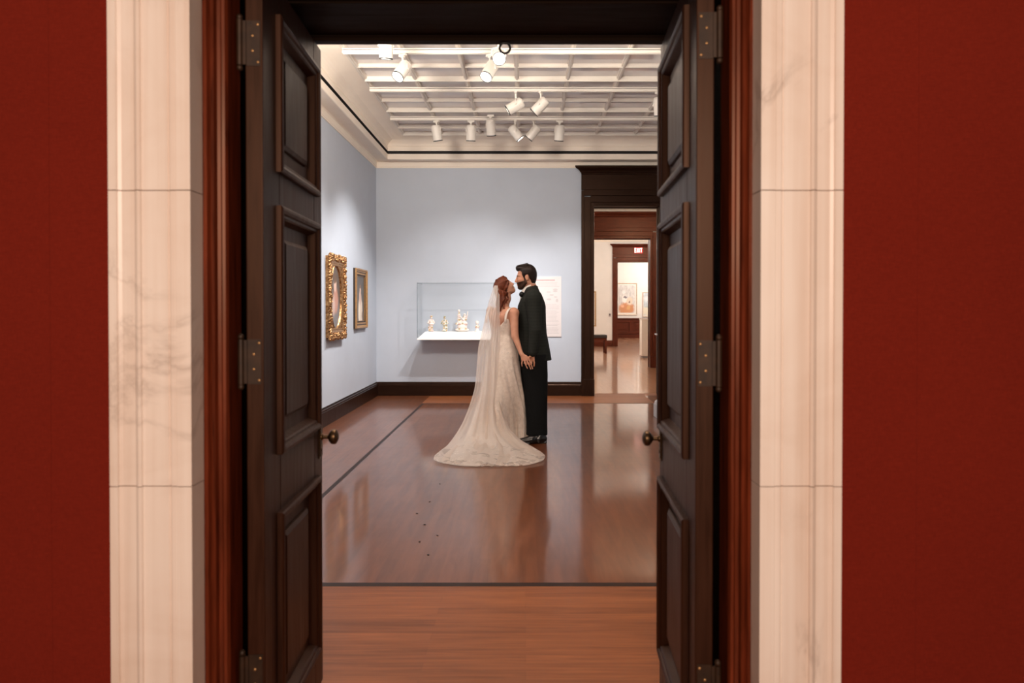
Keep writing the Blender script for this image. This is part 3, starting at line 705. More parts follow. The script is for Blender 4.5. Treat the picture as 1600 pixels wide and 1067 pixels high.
# ================================================================== track lighting
for Yt, lab in ((6.55, 'cream lighting track across the ceiling, nearest the doorway lintel'), (7.69, 'cream lighting track across the middle of the ceiling grid'), (8.85, 'cream lighting track across the ceiling, nearest the back wall')):
    m = MB(); zt = 3.872; m.box((XL + ci, Yt - .018, zt), (XR - ci, Yt - .012, zt + .038)); m.box((XL + ci, Yt + .012, zt), (XR - ci, Yt + .018, zt + .038)); m.box((XL + ci, Yt - .018, zt + .028), (XR - ci, Yt + .018, 3.9215))
    tag(recentre(m.build('lighting_track', 'cream_beam', bevel=.002)), lab, 'lighting track')
def make_spot():
    r = thing('track_spotlight', '', 'spotlight', (0, 0, 0))
    a = MB(); a.box((-.045, -.015, -.022), (.045, .015, 0)); a.lathe([(.011, -.085), (.011, -.02)], n=12); a.box((-.02, -.012, -.035), (.02, .012, -.02)); a.build('adapter', 'spot_white', r, bevel=.002)
    y = MB(); pts = [(-.064, 0, -.155), (-.064, 0, -.105), (-.052, 0, -.088), (0, 0, -.085), (.052, 0, -.088), (.064, 0, -.105), (.064, 0, -.155)]
    for k in range(len(pts) - 1):
        p, q = Vector(pts[k]), Vector(pts[k + 1]); y.tube([p, q], .0055, 8)
    for e in (-1, 1): y.lathe([(.010, .0), (.010, .012), (.006, .016)], (e * .058 if e > 0 else e * .074, 0, -.155), 'x', 10)
    y.build('yoke', 'spot_white', r)
    h = MB(); h.lathe([(.02, .085), (.040, .082), (.050, .072), (.0535, .058), (.0535, .030), (.055, .028), (.055, -.102), (.0525, -.102), (.051, -.080), (.001, -.078)], n=28)
    for k in range(3): h.lathe([(.0545, .036 + k * .012), (.0555, .039 + k * .012), (.0545, .042 + k * .012)], n=28)
    ho = h.build('lamp_head', 'spot_white', r, auto=35); ho.location = (0, 0, -.155); ho.scale = (1.13, 1.13, 1.13)
    b = MB(); b.lathe([(.0500, -.098), (.0512, -.1035), (.0558, -.1035), (.0558, -.094), (.0548, -.093)], n=28, caps=False)
    bo = b.build('bezel', 'spot_bezel', None, auto=35); bo.parent = ho
    l = MB(); l.lathe([(.049, -.0885), (.045, -.0935), (.025, -.0965), (.001, -.0975)], n=24); lo = l.build('lens', 'spot_lens', None, auto=50); lo.parent = ho
    return r
proto = make_spot()
SPOTS = [  # px, py of the pivot, distance, hanging height, aim, label
    (604, 76, 6.05, 3.906, (-.05, .25, -.95), 'white spotlight cut off by the lintel, above the leftmost track head'),
    (630, 106, 6.55, 3.868, (-.36, -.50, -.78), 'leftmost of the front row spotlights, bright lens tilted left toward the doorway'),
    (779, 100, 6.28, 3.906, (.10, -.80, -.58), 'spotlight whose round bright lens faces the doorway, just left of the pull ring'),
    (766, 113, 6.55, 3.868, (-.34, -.50, -.80), 'spotlight with bright lens below left of another, near the pull ring'),
    (806, 172, 7.69, 3.868, (-.86, .05, -.50), 'middle row spotlight turned left with a bright rim, above the couple'),
    (845, 167, 7.69, 3.868, (-.72, .25, -.64), 'middle row spotlight tilted down left, right of the bright rimmed one'),
    (682.5, 205, 8.85, 3.868, (.14, .24, -.95), 'leftmost spotlight of the back row, hanging almost upright'),
    (736, 207, 8.85, 3.868, (-.03, .24, -.96), 'second spotlight from the left in the back row'),
    (767, 202, 8.70, 3.900, (.05, .36, -.92), 'third spotlight from the left in the back row, side brightly lit'),
    (805, 203, 8.85, 3.868, (.62, .05, -.76), 'back row spotlight tilted to the right with a bright edge'),
    (834, 195, 8.95, 3.900, (-.62, .2, -.72), 'back row spotlight tilted left, behind the one tilted to the right'),
    (874, 205, 8.85, 3.868, (-.06, .28, -.95), 'rightmost upright spotlight of the back row, apart from the others'),
    (1029, 166, 7.69, 3.868, (.1, .3, -.9), 'spotlight half hidden by the right door leaf'),
]
for i, (px, py, Yt, zt, aim, lab) in enumerate(SPOTS):
    if i == 0: r = proto; parts = {c.name.split('.')[0]: c for c in r.children}
    else:
        r = proto.copy(); COL.objects.link(r); parts = {}
        for ch in proto.children:
            c = ch.copy(); COL.objects.link(c); c.parent = r; parts[ch.name.split('.')[0]] = c
            for g2 in ch.children:
                d = g2.copy(); COL.objects.link(d); d.parent = c
    a = Vector(aim).normalized(); yaw = math.atan2(-a.x, a.y); pit = math.acos(max(-1, min(1, -a.z)))
    r.location = ((px - VX) * Yt / F, Yt, zt); r.rotation_euler = (0, 0, yaw); parts['lamp_head'].rotation_euler = (pit, 0, 0)
    tag(r, lab, 'spotlight', 'track spotlights')

# ================================================================== right side of the gallery and the rooms beyond
t = thing('pedestal', 'pale grey stone pedestal peeking out beside the right door leaf', 'pedestal', (1.83, 8.32, 0))
m = MB(); m.box((1.565, 8.055, 0), (2.095, 8.585, .16)); m.grid([[(1.565 + o, 8.055 + o, z), (2.095 - o, 8.055 + o, z), (2.095 - o, 8.585 - o, z), (1.565 + o, 8.585 - o, z)] for o, z in ((.006, .16), (.012, .19), (.045, .22), (.07, .25), (.10, .26))], 0, wrap=True); m.build('base', 'stone_grey', t, bevel=.004)
MB().box((1.665, 8.155, .255), (1.995, 8.485, .985)).build('shaft', 'stone_grey', t, bevel=.004)
m = MB(); m.grid([[(1.565 + o, 8.055 + o, z), (2.095 - o, 8.055 + o, z), (2.095 - o, 8.585 - o, z), (1.565 + o, 8.585 - o, z)] for o, z in ((.10, .975), (.09, .985), (.06, 1.0), (.02, 1.02), (.01, 1.025))], 0, wrap=True); m.box((1.575, 8.065, 1.022), (2.085, 8.575, 1.040)); m.build('cap', 'stone_grey', t, bevel=.003)
t.location += Vector((.05, -.28, 0))
simple('seat_dark', (.018, .014, .013), .5)
t = thing('bench', 'low wooden bench with a dark padded seat beyond the second doorway', 'bench', (1.85, 20.1, 0))
x0, x1, y0, y1 = 1.2, 2.47, 19.9, 20.35
MB().box((x0, y0, .47), (x1, y1, .565)).build('seat', 'seat_dark', t, bevel=.015)
m = MB(); m.box((x0 + .02, y0 + .02, .40), (x1 - .02, y0 + .05, .47)); m.box((x0 + .02, y1 - .05, .40), (x1 - .02, y1 - .02, .47)); m.box((x0 + .02, y0 + .05, .40), (x0 + .05, y1 - .05, .47)); m.box((x1 - .05, y0 + .05, .40), (x1 - .02, y1 - .05, .47)); m.build('rail', 'red_lit_wood_x', t, bevel=.004)
for a in (x0 + .01, x1 - .07):
    for b in (y0 + .01, y1 - .07):
        MB().box((a, b, 0), (a + .06, b + .06, .47)).build('leg', 'red_lit_wood', t, bevel=.004)
t = thing('pedestal', 'white display pedestal standing beyond the second doorway', 'pedestal', (3.39, 18.37, 0))
MB().box((3.235, 18.21, .0), (3.555, 18.54, .05)).build('base', 'wall_dim', t, bevel=.004); MB().box((3.215, 18.19, .05), (3.575, 18.56, 1.05)).build('shaft', 'white_paint', t, bevel=.006); MB().box((3.205, 18.18, 1.05), (3.585, 18.57, 1.08)).build('cap', 'white_paint', t, bevel=.004)
def far_picture(x0, x1, z0, z1, Y, fw, mat, art, label, mount=0):
    t = thing('framed_painting', label, 'painting', ((x0 + x1) / 2, Y, z0))
    f = MB(); f.grid([[(x0 + w, Y - s, z0 + w), (x1 - w, Y - s, z0 + w), (x1 - w, Y - s, z1 - w), (x0 + w, Y - s, z1 - w)] for w, s in ((0, 0), (0, .04), (.01, .05), (fw * .7, .04), (fw, .02), (fw, .01))], 0, wrap=True); f.build('frame', mat, t)
    if mount: MB().box((x0 + fw, Y - .016, z0 + fw), (x1 - fw, Y - .004, z1 - fw)).build('mount', 'white_paint', t)
    a = fw + mount; MB().box((x0 + a, Y - .02, z0 + a), (x1 - a, Y - .008, z1 - a)).build('canvas', art, t)
simple('frame_pale', (.62, .50, .40), .5); simple('frame_gold_far', (.50, .33, .16), .45, metal=.4)
far_picture(4.22, 5.215, 1.07, 2.57, 30.80, .05, 'frame_pale', 'art_far', 'large pale framed painting with orange tones on the farthest white wall', .06)
far_picture(5.47, 6.3, .99, 2.14, 30.80, .04, 'frame_pale', 'art_pale', 'pale blue painting on the farthest wall, partly hidden by the doorway')
far_picture(1.72, 2.56, .72, 1.99, 23.90, .05, 'frame_gold_far', 'art_small', 'gilt framed painting above the bench, mostly hidden by the dark door casing', .02)
th_ = MB(); th_.box((3.02, 23.876, 1.08), (3.09, 23.899, 1.19)); th_.box((3.035, 23.870, 1.13), (3.075, 23.878, 1.17), 1); tag(recentre(th_.build('thermostat', ['wall_dim', 'slot_black'], bevel=.003)), 'small grey thermostat on the white wall left of the farthest doorway', 'thermostat')
# exit sign over the farthest doorway
t = thing('exit_sign', 'lit red exit sign above the farthest doorway', 'sign', (4.08, 23.84, 3.37))
emit('exit_red', (.55, .02, .02, 1), .9); emit('exit_letter', (1, .80, .74, 1), 2.2)
MB().box((3.93, 23.82, 3.365), (4.23, 23.86, 3.575)).build('housing', 'exit_red', t, bevel=.004)
lt = MB(); yl = 23.816; zb, zt = 3.395, 3.545; w = .022
def bar(x0, x1, z0, z1): lt.box((x0, yl, z0), (x1, 23.821, z1))
xe = 3.948; bar(xe, xe + w, zb, zt)
for z in (zb, (zb + zt) / 2 - w / 2, zt - w): bar(xe, xe + .055, z, z + w)
def diag(xa, xb, za, zc): lt.prism([(xa - w * .6, za), (xa + w * .6, za), (xb + w * .6, zc), (xb - w * .6, zc)], 'y', yl, 23.821)
diag(4.030, 4.080, zb, zt); diag(4.080, 4.030, zb, zt); bar(4.108, 4.108 + w, zb, zt); bar(4.148, 4.212, zt - w, zt); bar(4.169, 4.169 + w, zb, zt); lt.build('lettering', 'exit_letter', t)
# dome detector on the second room's ceiling
t = thing('ceiling_detector', 'small white dome detector on the ceiling beyond the first doorway', 'detector', (2.72, 14.35, 3.54))
m = MB(); m.lathe([(.085, 3.639), (.085, 3.60), (.06, 3.59)], (2.72, 14.35, 0), n=20); m.build('mount', 'white_paint', t, auto=40)
m = MB(); m.lathe([(.075, 3.60), (.072, 3.575), (.055, 3.552), (.028, 3.54), (.001, 3.537)], (2.72, 14.35, 0), n=20); m.build('dome', 'white_paint', t, smooth=True)
# flakes on the floor left of the train
for px, py in ((687, 757), (671, 785), (651, 803.5), (663, 821), (668.5, 868.5), (655, 848), (683, 838)):
    Y = F * H / (py - VY); X = (px - VX) * Y / F; m = MB()
    a = rnd.uniform(0, PI); m.ell((X, Y, .0022), (.010, .006, .0022), 8, 4, 0, Euler((0, 0, a)).to_matrix())
    tag(recentre(m.build('debris_flake', 'slot_black', smooth=True)), 'tiny dark flake lying on the polished floor in front of the train', 'debris', 'dark flakes on the floor in front of the train')
# ================================================================== the couple
def fabric(name, col, rough=.8, weave=260, check=None, spec=.2):
    m = Mat(name); n = m.noise(m.coord(), weave, 2)
    c = m.ramp(n, [(.3, tuple(x * .75 for x in col)), (.7, tuple(x * 1.25 for x in col))])
    if check:
        w = m.node('ShaderNodeTexWave'); w.bands_direction = 'Z'; w.inputs['Scale'].default_value = 10; m.l.new(m.coord(), w.inputs[0])
        c = m.mix(m.math('MULTIPLY', w.outputs[0], .35), c, (*check, 1))
    m.set(Base_Color=c, Roughness=rough, Specular_IOR_Level=spec); m.bump(n, .15, .002); MATS[name] = m.m
fabric('suit_dark', (.014, .0155, .0135), .85, check=(.024, .025, .021), spec=.15); fabric('trouser_black', (.006, .0065, .007), .85, spec=.12); fabric('shirt_white', (.75, .70, .66), .8)
fabric('bow_black', (.006, .006, .007), .5); simple('shoe_black', (.006, .0055, .006), .22)
def skin(name, a, b):
    m = Mat(name); n = m.noise(m.coord(), 14, 4)
    m.set(Base_Color=m.ramp(n, [(.3, a), (.7, b)]), Roughness=.5, Specular_IOR_Level=.35, Subsurface_Weight=.08, Subsurface_Radius=(.012, .004, .002)); MATS[name] = m.m
skin('skin_fair', (.50, .24, .155), (.60, .31, .21)); skin('skin_warm', (.46, .21, .13), (.55, .27, .17))
def hairmat(name, a, b, sc=(1, 1, .15)):
    m = Mat(name); n = m.noise(m.coord(scale=sc), 140, 3, .6, 1.2); n2 = m.noise(m.coord(), 18, 2)
    c = m.mix(.4, m.ramp(n, [(.32, a), (.68, b)]), m.ramp(n2, [(.3, a), (.7, b)]))
    m.set(Base_Color=c, Roughness=.5, Specular_IOR_Level=.22); m.bump(n, .4, .004); MATS[name] = m.m
hairmat('hair_auburn', (.030, .0065, .003), (.19, .042, .015)); hairmat('hair_brown', (.006, .003, .002), (.022, .010, .006))
simple('lip', (.42, .13, .10), .45)
def tulle(name, base, lace, colour, sc=1.0, gap=.3):
    m = Mat(name); tr = m.node('ShaderNodeBsdfTransparent'); df = m.node('ShaderNodeBsdfDiffuse'); tl = m.node('ShaderNodeBsdfTranslucent')
    df.inputs[0].default_value = colour; tl.inputs[0].default_value = colour
    a = m.node('ShaderNodeMixShader'); a.inputs[0].default_value = .35; m.l.new(df.outputs[0], a.inputs[1]); m.l.new(tl.outputs[0], a.inputs[2])
    v = m.node('ShaderNodeTexVoronoi'); v.inputs['Scale'].default_value = 42 * sc; m.l.new(m.coord(), v.inputs['Vector'])
    fl = m.ramp(v.outputs['Distance'], [(.25, (1, 1, 1)), (.45, (0, 0, 0))])
    cl = m.ramp(m.noise(m.coord(), 9 * sc, 4, .6, 1.0), [(.50, (0, 0, 0)), (.60, (1, 1, 1))])
    uv = m.node('ShaderNodeUVMap'); sp = m.node('ShaderNodeSeparateXYZ'); m.l.new(uv.outputs[0], sp.inputs[0])
    zone = m.ramp(sp.outputs[1], [(.0, (.0, .0, .0)), (.60, (.04, .04, .04)), (.86, (.75, .75, .75)), (1.0, (1, 1, 1))])
    f = m.math('MULTIPLY', m.math('MULTIPLY', fl, cl), zone); fw = m.mix(f, colour, (1, .97, .94, 1)); m.l.new(fw, df.inputs[0])
    gm_ = m.ramp(m.noise(m.coord(loc=(3, 1, 0)), 7 * sc, 3, .6, .6), [(.52, (0, 0, 0)), (.60, (1, 1, 1))])
    f = m.math('ADD', m.math('SUBTRACT', base, m.math('MULTIPLY', m.math('MULTIPLY', gm_, zone), gap)), m.math('MULTIPLY', f, lace)); f = m.math('MAXIMUM', m.math('MINIMUM', f, 1), .05)
    mx = m.node('ShaderNodeMixShader'); m.l.new(f, mx.inputs[0]); m.l.new(tr.outputs[0], mx.inputs[1]); m.l.new(a.outputs[0], mx.inputs[2]); m.l.new(mx.outputs[0], m.out.inputs[0])
    MATS[name] = m.m
tulle('veil_tulle', .66, .34, (.94, .875, .82, 1), gap=.45); tulle('train_lace', .74, .26, (.82, .73, .66, 1), 1.3, gap=.65)
def gown():
    m = Mat('gown'); c = m.coord(); v = m.node('ShaderNodeTexVoronoi'); v.inputs['Scale'].default_value = 48; m.l.new(c, v.inputs['Vector'])
    sp = m.ramp(v.outputs['Distance'], [(.20, (1, 1, 1)), (.30, (0, 0, 0))]); cl = m.ramp(m.noise(c, 11, 4, .6, .8), [(.48, (0, 0, 0)), (.58, (1, 1, 1))])
    f = m.math('MULTIPLY', sp, cl); n = m.noise(c, 30, 4)
    base = m.ramp(n, [(.3, (.65, .56, .49)), (.7, (.80, .71, .635))])
    m.set(Base_Color=m.mix(f, base, (.92, .84, .78, 1)), Roughness=m.math('SUBTRACT', .65, m.math('MULTIPLY', f, .45)), Metallic=m.math('MULTIPLY', f, .4), Specular_IOR_Level=.4)
    m.bump(m.math('ADD', f, m.math('MULTIPLY', n, .3)), .3, .003); MATS['gown'] = m.m
gown()

def mball(c, r, M): return ('e', np.array(c, float), np.array(r, float), np.array(M))
# elliptical stack: rows of (z, cx, cy, half width, half depth), turned by yaw
_old_dist, _old_box = _dist, _box
def stack(rows, yaw=0): a = np.array(sorted(rows)); return ('s', a, yaw)
def _dist(p, X):
    if p[0] != 's': return _old_dist(p, X)
    a = p[1]; z = X[..., 2]; it = lambda i: np.interp(z, a[:, 0], a[:, i])
    x = X[..., 0] - it(1); y = X[..., 1] - it(2); c, s = math.cos(p[2]), math.sin(p[2])
    u = x * c + y * s; v = -x * s + y * c; rx, ry = it(3), it(4)
    k0 = np.sqrt((u / rx) ** 2 + (v / ry) ** 2); k1 = np.sqrt((u / rx ** 2) ** 2 + (v / ry ** 2) ** 2)
    return np.maximum(k0 * (k0 - 1) / np.maximum(k1, 1e-9), np.maximum(a[0, 0] - z, z - a[-1, 0]))
def _box(p):
    if p[0] != 's': return _old_box(p)
    a = p[1]; r = np.maximum(a[:, 3], a[:, 4])
    return np.array([(a[:, 1] - r).min(), (a[:, 2] - r).min(), a[0, 0]]), np.array([(a[:, 1] + r).max(), (a[:, 2] + r).max(), a[-1, 0]])

class Head:
    """a head frame: x forward, y to its left, z up; every feature is placed in it"""
    def __init__(s, c, f, scale, roll=0):
        f = Vector(f).normalized(); l = Vector((0, 0, 1)).cross(f).normalized(); u = f.cross(l)
        if roll: q = Matrix.Rotation(roll, 3, f); l = q @ l; u = q @ u
        s.M = Matrix((f, l, u)).transposed(); s.c = Vector(c); s.s = scale
    def p(s, x, y, z): return tuple(s.c + s.M @ Vector((x, y, z)) * s.s)
    def ball(s, c, r): r = (r, r, r) if not isinstance(r, tuple) else r; return mball(s.p(*c), tuple(k * s.s for k in r), s.M)
    def cone(s, a, b, ra, rb=None): return cone(s.p(*a), s.p(*b), ra * s.s, (ra if rb is None else rb) * s.s)
    def slab(s, c, h, r=.01): return ('b', np.array(s.p(*c)), np.array(h, float) * s.s, r * s.s, np.array(s.M))
    def face(s, male=True):
        P = [(s.ball((-.014, 0, .025), (.088, .073, .088)), .02), (s.ball((.026, 0, -.030), (.060, .058, .085)), .02), (s.ball((.036, 0, -.078), (.042, .043, .034)), .02), (s.ball((.062, 0, -.100), (.018, .022, .017)), .02)]
        for e in (-1, 1):
            P += [(s.cone((-.012, e * .052, -.055), (.045, e * .026, -.095), .020, .016), .02), (s.cone((.068, e * .012, .014), (.054, e * .046, .016), .011, .009), .012), (s.ball((.045, e * .038, -.030), (.030, .022, .026)), .018)]
        for e in (-1, 1): P += [sub((s.ball((.088, e * .031, -.006), (.016, .016, .011)), .012))]
        for e in (-1, 1): P += [(s.ball((.0695, e * .031, -.008), (.011, .0145, .0095)), .004)]
        P += [(s.cone((.080, 0, .006), (.098, 0, -.034), .0080, .0118), .010), (s.ball((.092, -.010, -.039), .0085), .006), (s.ball((.092, .010, -.039), .0085), .006)]
        P += [(s.ball((.083, 0, -.0645), (.0105, .022, .0065)), .004), (s.ball((.081, 0, -.0765), (.0105, .019, .0075)), .004)]
        for e in (-1, 1):
            P += [(s.ball((-.018, e * .073, -.010), (.019, .009, .031)), .006), (s.cone((-.030, e * .080, .012), (-.022, e * .076, -.034), .0055, .006), .004)]
            P += [sub((s.ball((-.012, e * .084, -.008), (.009, .006, .015)), .004))]
        return P
V_ = lambda px, py, Y: np.array(W(px, py, Y))

# ---------------------------------------------------------------- groom
GY = 6.73
gm = thing('person', 'man in a dark suit and bow tie kissing the bride and holding her hand', 'person', ((834 - VX) * GY / F, GY, 0))
hd = Head(V_(821.0, 432.6, GY), (-.985, .06, -.10), 1.04)
GX = lambda px: (px - VX) * GY / F
def gz(py): return H - (py - VY) * GY / F
def coat_rows(sh=0):
    R = [(446.5, 830.5, .064, .066), (450, 830.5, .068, .098), (456, 831, .082, .150), (464, 831.5, .108, .178), (471, 831.2, .128, .190), (478, 830.8, .143, .195), (500, 830.7, .146, .190), (520, 831.5, .148, .182), (540, 832, .170, .190), (562.5, 832.6, .192, .200)]
    return [(gz(py), GX(px), GY, rx - sh, ry - sh) for py, px, rx, ry in R]
aL = [V_(834, 466, GY - .185), V_(836.5, 516, GY - .245), V_(832, 551, GY - .25)]
aR = [V_(830, 466, GY + .185), V_(830, 517, GY + .26), V_(808, 540, GY + .22)]
body = hd.face() + [(cone(hd.p(-.030, 0, -.04), V_(829.5, 452, GY), .058, .060), .03), (stack(coat_rows(.022)), .03)]
for a in (aL, aR): body += [(cone(a[0], a[1], .058, .046), .03), (cone(a[1], a[2], .045, .028), .02)]
for sy, cx in ((-.095, 0), (.10, -3)):
    body += [(cone(V_(834 + cx, 556, GY + sy), V_(837 + cx, 618, GY + sy), .085, .058), .03), (cone(V_(837 + cx, 618, GY + sy), V_(839 + cx, 679, GY + sy), .058, .042), .02)]
# left hand, fingers laced with hers ; right hand relaxed at her far side
HY = GY - .262
w0 = V_(832, 551, HY + .012)
def finger(pts, r=.0082, dY=0):
    out = []; n = len(pts) - 1
    for k in range(n): out.append((cone(V_(pts[k][0], pts[k][1], HY + pts[k][2]), V_(pts[k + 1][0], pts[k + 1][1], HY + pts[k + 1][2]), r * (1 - .12 * k), r * (1 - .12 * (k + 1))), .004))
    return out
mcp = [(833.8, 561.5, .004), (831.2, 562.6, .012), (828.4, 562.4, .018), (826, 561.4, .022)]
body += [(cone(w0, V_(832, 555.5, HY + .01), .024, .024), .01)]
for q in mcp: body += [(cone(V_(831.6, 554.5, HY + .012), V_(*q[:2], HY + q[2]), .017, .0125), .008)]
body += finger([mcp[0], (834.9, 566.8, -.004), (834.4, 572.2, .0)], .0088)
body += finger([mcp[1], (830.6, 568.0, -.020), (826.6, 570.6, -.030)], .0088) + finger([mcp[2], (826.6, 567.4, -.024), (822.4, 569.0, -.032)], .0086) + finger([mcp[3], (822.6, 566.0, -.022), (818.8, 567.2, -.028)], .0080)
body += [(cone(V_(830, 555.5, HY), V_(826, 559, HY - .022), .012, .0105), .008), (cone(V_(826, 559, HY - .022), V_(822.8, 562.4, HY - .030), .0100, .0085), .003)]
rw = aR[2]; rf = np.array((-1, -.25, -.25)); rf = rf / np.linalg.norm(rf)
body += [(cone(rw, rw + rf * .07, .026, .030), .015)]
for k in range(4): b0 = rw + rf * .075 + np.array((0, 0, .024 - .016 * k)); body += [(cone(b0, b0 + rf * .04 + np.array((0, -.012, -.004)), .0095, .0088), .004), (cone(b0 + rf * .04 + np.array((0, -.012, -.004)), b0 + rf * .062 + np.array((0, -.032, -.01)), .0085, .0075), .003)]
body += [(cone(rw + rf * .02 + np.array((0, -.01, .02)), rw + rf * .07 + np.array((0, -.03, .045)), .012, .009), .006)]
solid_obj('body', 'skin_warm', body, gm, vox=.0045, k=.02)
# hair, eyebrows, beard
hp = [(hd.ball((-.020, 0, .038), (.094, .081, .088)), .015), (hd.ball((.028, 0, .098), (.058, .056, .026)), .02), (hd.ball((.055, -.006, .083), (.030, .044, .026)), .015), (hd.ball((-.062, 0, .000), (.050, .068, .075)), .02), (hd.ball((-.055, 0, -.058), (.034, .050, .035)), .02)]
for e in (-1, 1): hp += [(hd.cone((.004, e * .070, .03), (.002, e * .067, -.028), .014, .010), .01), (hd.ball((-.02, e * .066, .05), (.06, .016, .04)), .012)]
hp += [sub((hd.slab((.088, 0, -.045), (.058, .11, .105), .02), .012))]
for e in (-1, 1): hp += [sub((hd.ball((-.016, e * .085, -.014), (.024, .018, .035)), .006))]
for k in range(26):
    y = -.05 + .1 * (k % 13) / 12; z0 = .100 if k < 13 else .075
    hp.append((hd.cone((.070 - abs(y) * .4, y, z0 + .012), (-.03, y * 1.15, z0 + .026 - abs(y) * .35), .008, .009), .006))
solid_obj('hair', 'hair_brown', hp, gm, vox=.0045, k=.015)
g_ = .0028
bp = [(hd.ball((.026, 0, -.030), (.060 + g_, .058 + g_, .085 + g_)), .02), (hd.ball((.036, 0, -.078), (.042 + g_, .043 + g_, .034 + g_)), .02), (hd.ball((.062, 0, -.100), (.021 + g_, .025 + g_, .018 + g_)), .02)]
for e in (-1, 1): bp += [(hd.cone((-.012, e * .052, -.055), (.045, e * .026, -.095), .020 + g_, .016 + g_), .02), (hd.ball((.045, e * .038, -.030), (.030 + g_, .022 + g_, .026 + g_)), .018), (hd.cone((-.002, e * .066, -.01), (.0, e * .060, -.055), .010, .014), .012), (hd.cone((.086, e * .004, -.0545), (.072, e * .027, -.070), .0072, .0066), .006)]
bp += [sub((hd.ball((.092, 0, -.0705), (.016, .019, .0085)), .004))]
def beard_clip(X):
    q = ((X - np.array(hd.c)) @ np.array(hd.M)) / hd.s; x, z = q[..., 0], q[..., 2]
    edge = np.where(x < .012, z + .012, z + .040 + .16 * (x - .03))
    return np.maximum(np.maximum(edge, -.016 - x), -.128 - z)
hairmat('beard_brown', (.016, .007, .004), (.055, .026, .015), (1, 1, 1))
solid_obj('beard', 'beard_brown', bp, gm, vox=.004, k=.01, clip=beard_clip)
for e in (-1, 1): solid_obj('eyebrow', 'hair_brown', [(hd.cone((.080, e * .014, .0165), (.067, e * .044, .0175), .0048, .0036), .003)], gm, vox=.003, k=.003)
# jacket with turned collar, sleeves and hem
jk = [(stack(coat_rows()), .02)]
for a in (aL, aR): jk += [(ball(a[0], (.082, .075, .082)), .05), (cone(a[0], a[1], .074, .062), .035), (cone(a[1], a[2], .061, .047), .012)]
jk += [(cone(V_(835.0, 448.5, GY - .045), V_(823, 465, GY - .060), .014, .013), .012), (cone(V_(835.0, 448.5, GY + .045), V_(823, 465, GY + .060), .014, .013), .012), (cone(V_(835.5, 447.5, GY - .045), V_(835.5, 447.5, GY + .045), .014), .012)]
jk += [(cone(V_(822.5, 464, GY - .075), V_(811.3, 500, GY - .03), .016, .012), .008), (cone(V_(822.5, 464, GY + .075), V_(811.3, 500, GY + .03), .016, .012), .008)]
jk += [sub((cone(V_(826.5, 432, GY), V_(828.5, 453, GY), .070, .068), .006)), sub((cone(V_(815, 456, GY), V_(808.5, 480, GY), .045, .004), .008))]
for k, (py, dx) in enumerate(((528, 0), (546, .5))): jk += [sub((cone(V_(851, py, GY - .20), V_(858, py + 4, GY - .17), .006, .004), .012))]
hz_ = gz(562.5); cu = aL[2]
jacket = solid_obj('jacket', 'suit_dark', jk, gm, vox=.006, k=.02, smooth=2)
pk = MB(); 
sh = [(stack([(gz(462), GX(824.5), GY, .085, .075), (gz(456), GX(826), GY, .070, .070), (gz(449.5), GX(826.8), GY, .0665, .0655), (gz(441.5), GX(827.2), GY, .062, .062)]), .01), (cone(V_(819.5, 459, GY), V_(812.8, 486, GY), .036, .026), .02)]
solid_obj('shirt', 'shirt_white', sh + [sub((cone(V_(826.6, 430, GY), V_(826.8, 446, GY), .0585, .0585), .004))], gm, vox=.005, k=.01, clip=lambda X: X[..., 2] - (gz(449.5) + (X[..., 0] - GX(818)) * .52))
cf = MB(); cf.tube([V_(832.3, 549, HY + .012), V_(832, 553.3, HY + .012)], [.034, .033], 16); cf.build('shirt_cuff', 'shirt_white', gm, auto=40)
bt = [(ball(V_(814.0, 459.8, GY), (.017, .015, .017)), .006)]
for e in (-1, 1): bt += [(cone(V_(814.4, 459.8, GY + e * .010), V_(815.4, 460, GY + e * .058), .012, .029), .006)]
solid_obj('bow_tie', 'bow_black', bt, gm, vox=.004, k=.006)
tp = []
for sy, cx in ((-.095, 0), (.10, -3)):
    tp += [(stack([(gz(552), GX(833 + cx), GY + sy, .140, .105), (gz(585), GX(835.5 + cx), GY + sy, .130, .098), (gz(620), GX(837.2 + cx), GY + sy, .116, .086), (gz(655), GX(838.8 + cx), GY + sy, .104, .080), (gz(677), GX(838.6 + cx), GY + sy, .108, .082)]), .03)]
    tp += [(cone(V_(823.5 + cx, 588, GY + sy - .04), V_(825.6 + cx, 668, GY + sy - .02), .018, .016), .02)]
    for q in (662, 669): tp += [sub((cone(V_(822 + cx, q, GY + sy - .09), V_(842 + cx, q + 3, GY + sy - .09), .006), .014))]
solid_obj('trousers', 'trouser_black', tp, gm, vox=.006, k=.03, smooth=2)
for sy, cx, tw in ((-.125, 0, -.05), (.10, -3, .03)):
    gx = GX(840 + cx); yy = GY + sy
    so = [(cone((gx + .055, yy, .045), (gx - .06, yy + tw * .5, .045), .040, .040), .02), (cone((gx - .06, yy + tw * .5, .042), (gx - .185, yy + tw, .026), .042, .028), .02), (ball((gx - .195, yy + tw, .026), (.048, .040, .024)), .015), (cone((gx + .02, yy, .09), (gx + .02, yy, .05), .046, .046), .03), (slab((gx - .16, yy + tw * .9, .010), (.085, .042, .008), .008), .004), (slab((gx + .045, yy, .013), (.045, .038, .012), .008), .004)]
    solid_obj('shoe', 'shoe_black', so, gm, vox=.005, k=.01, clip=lambda X: .002 - X[..., 2])

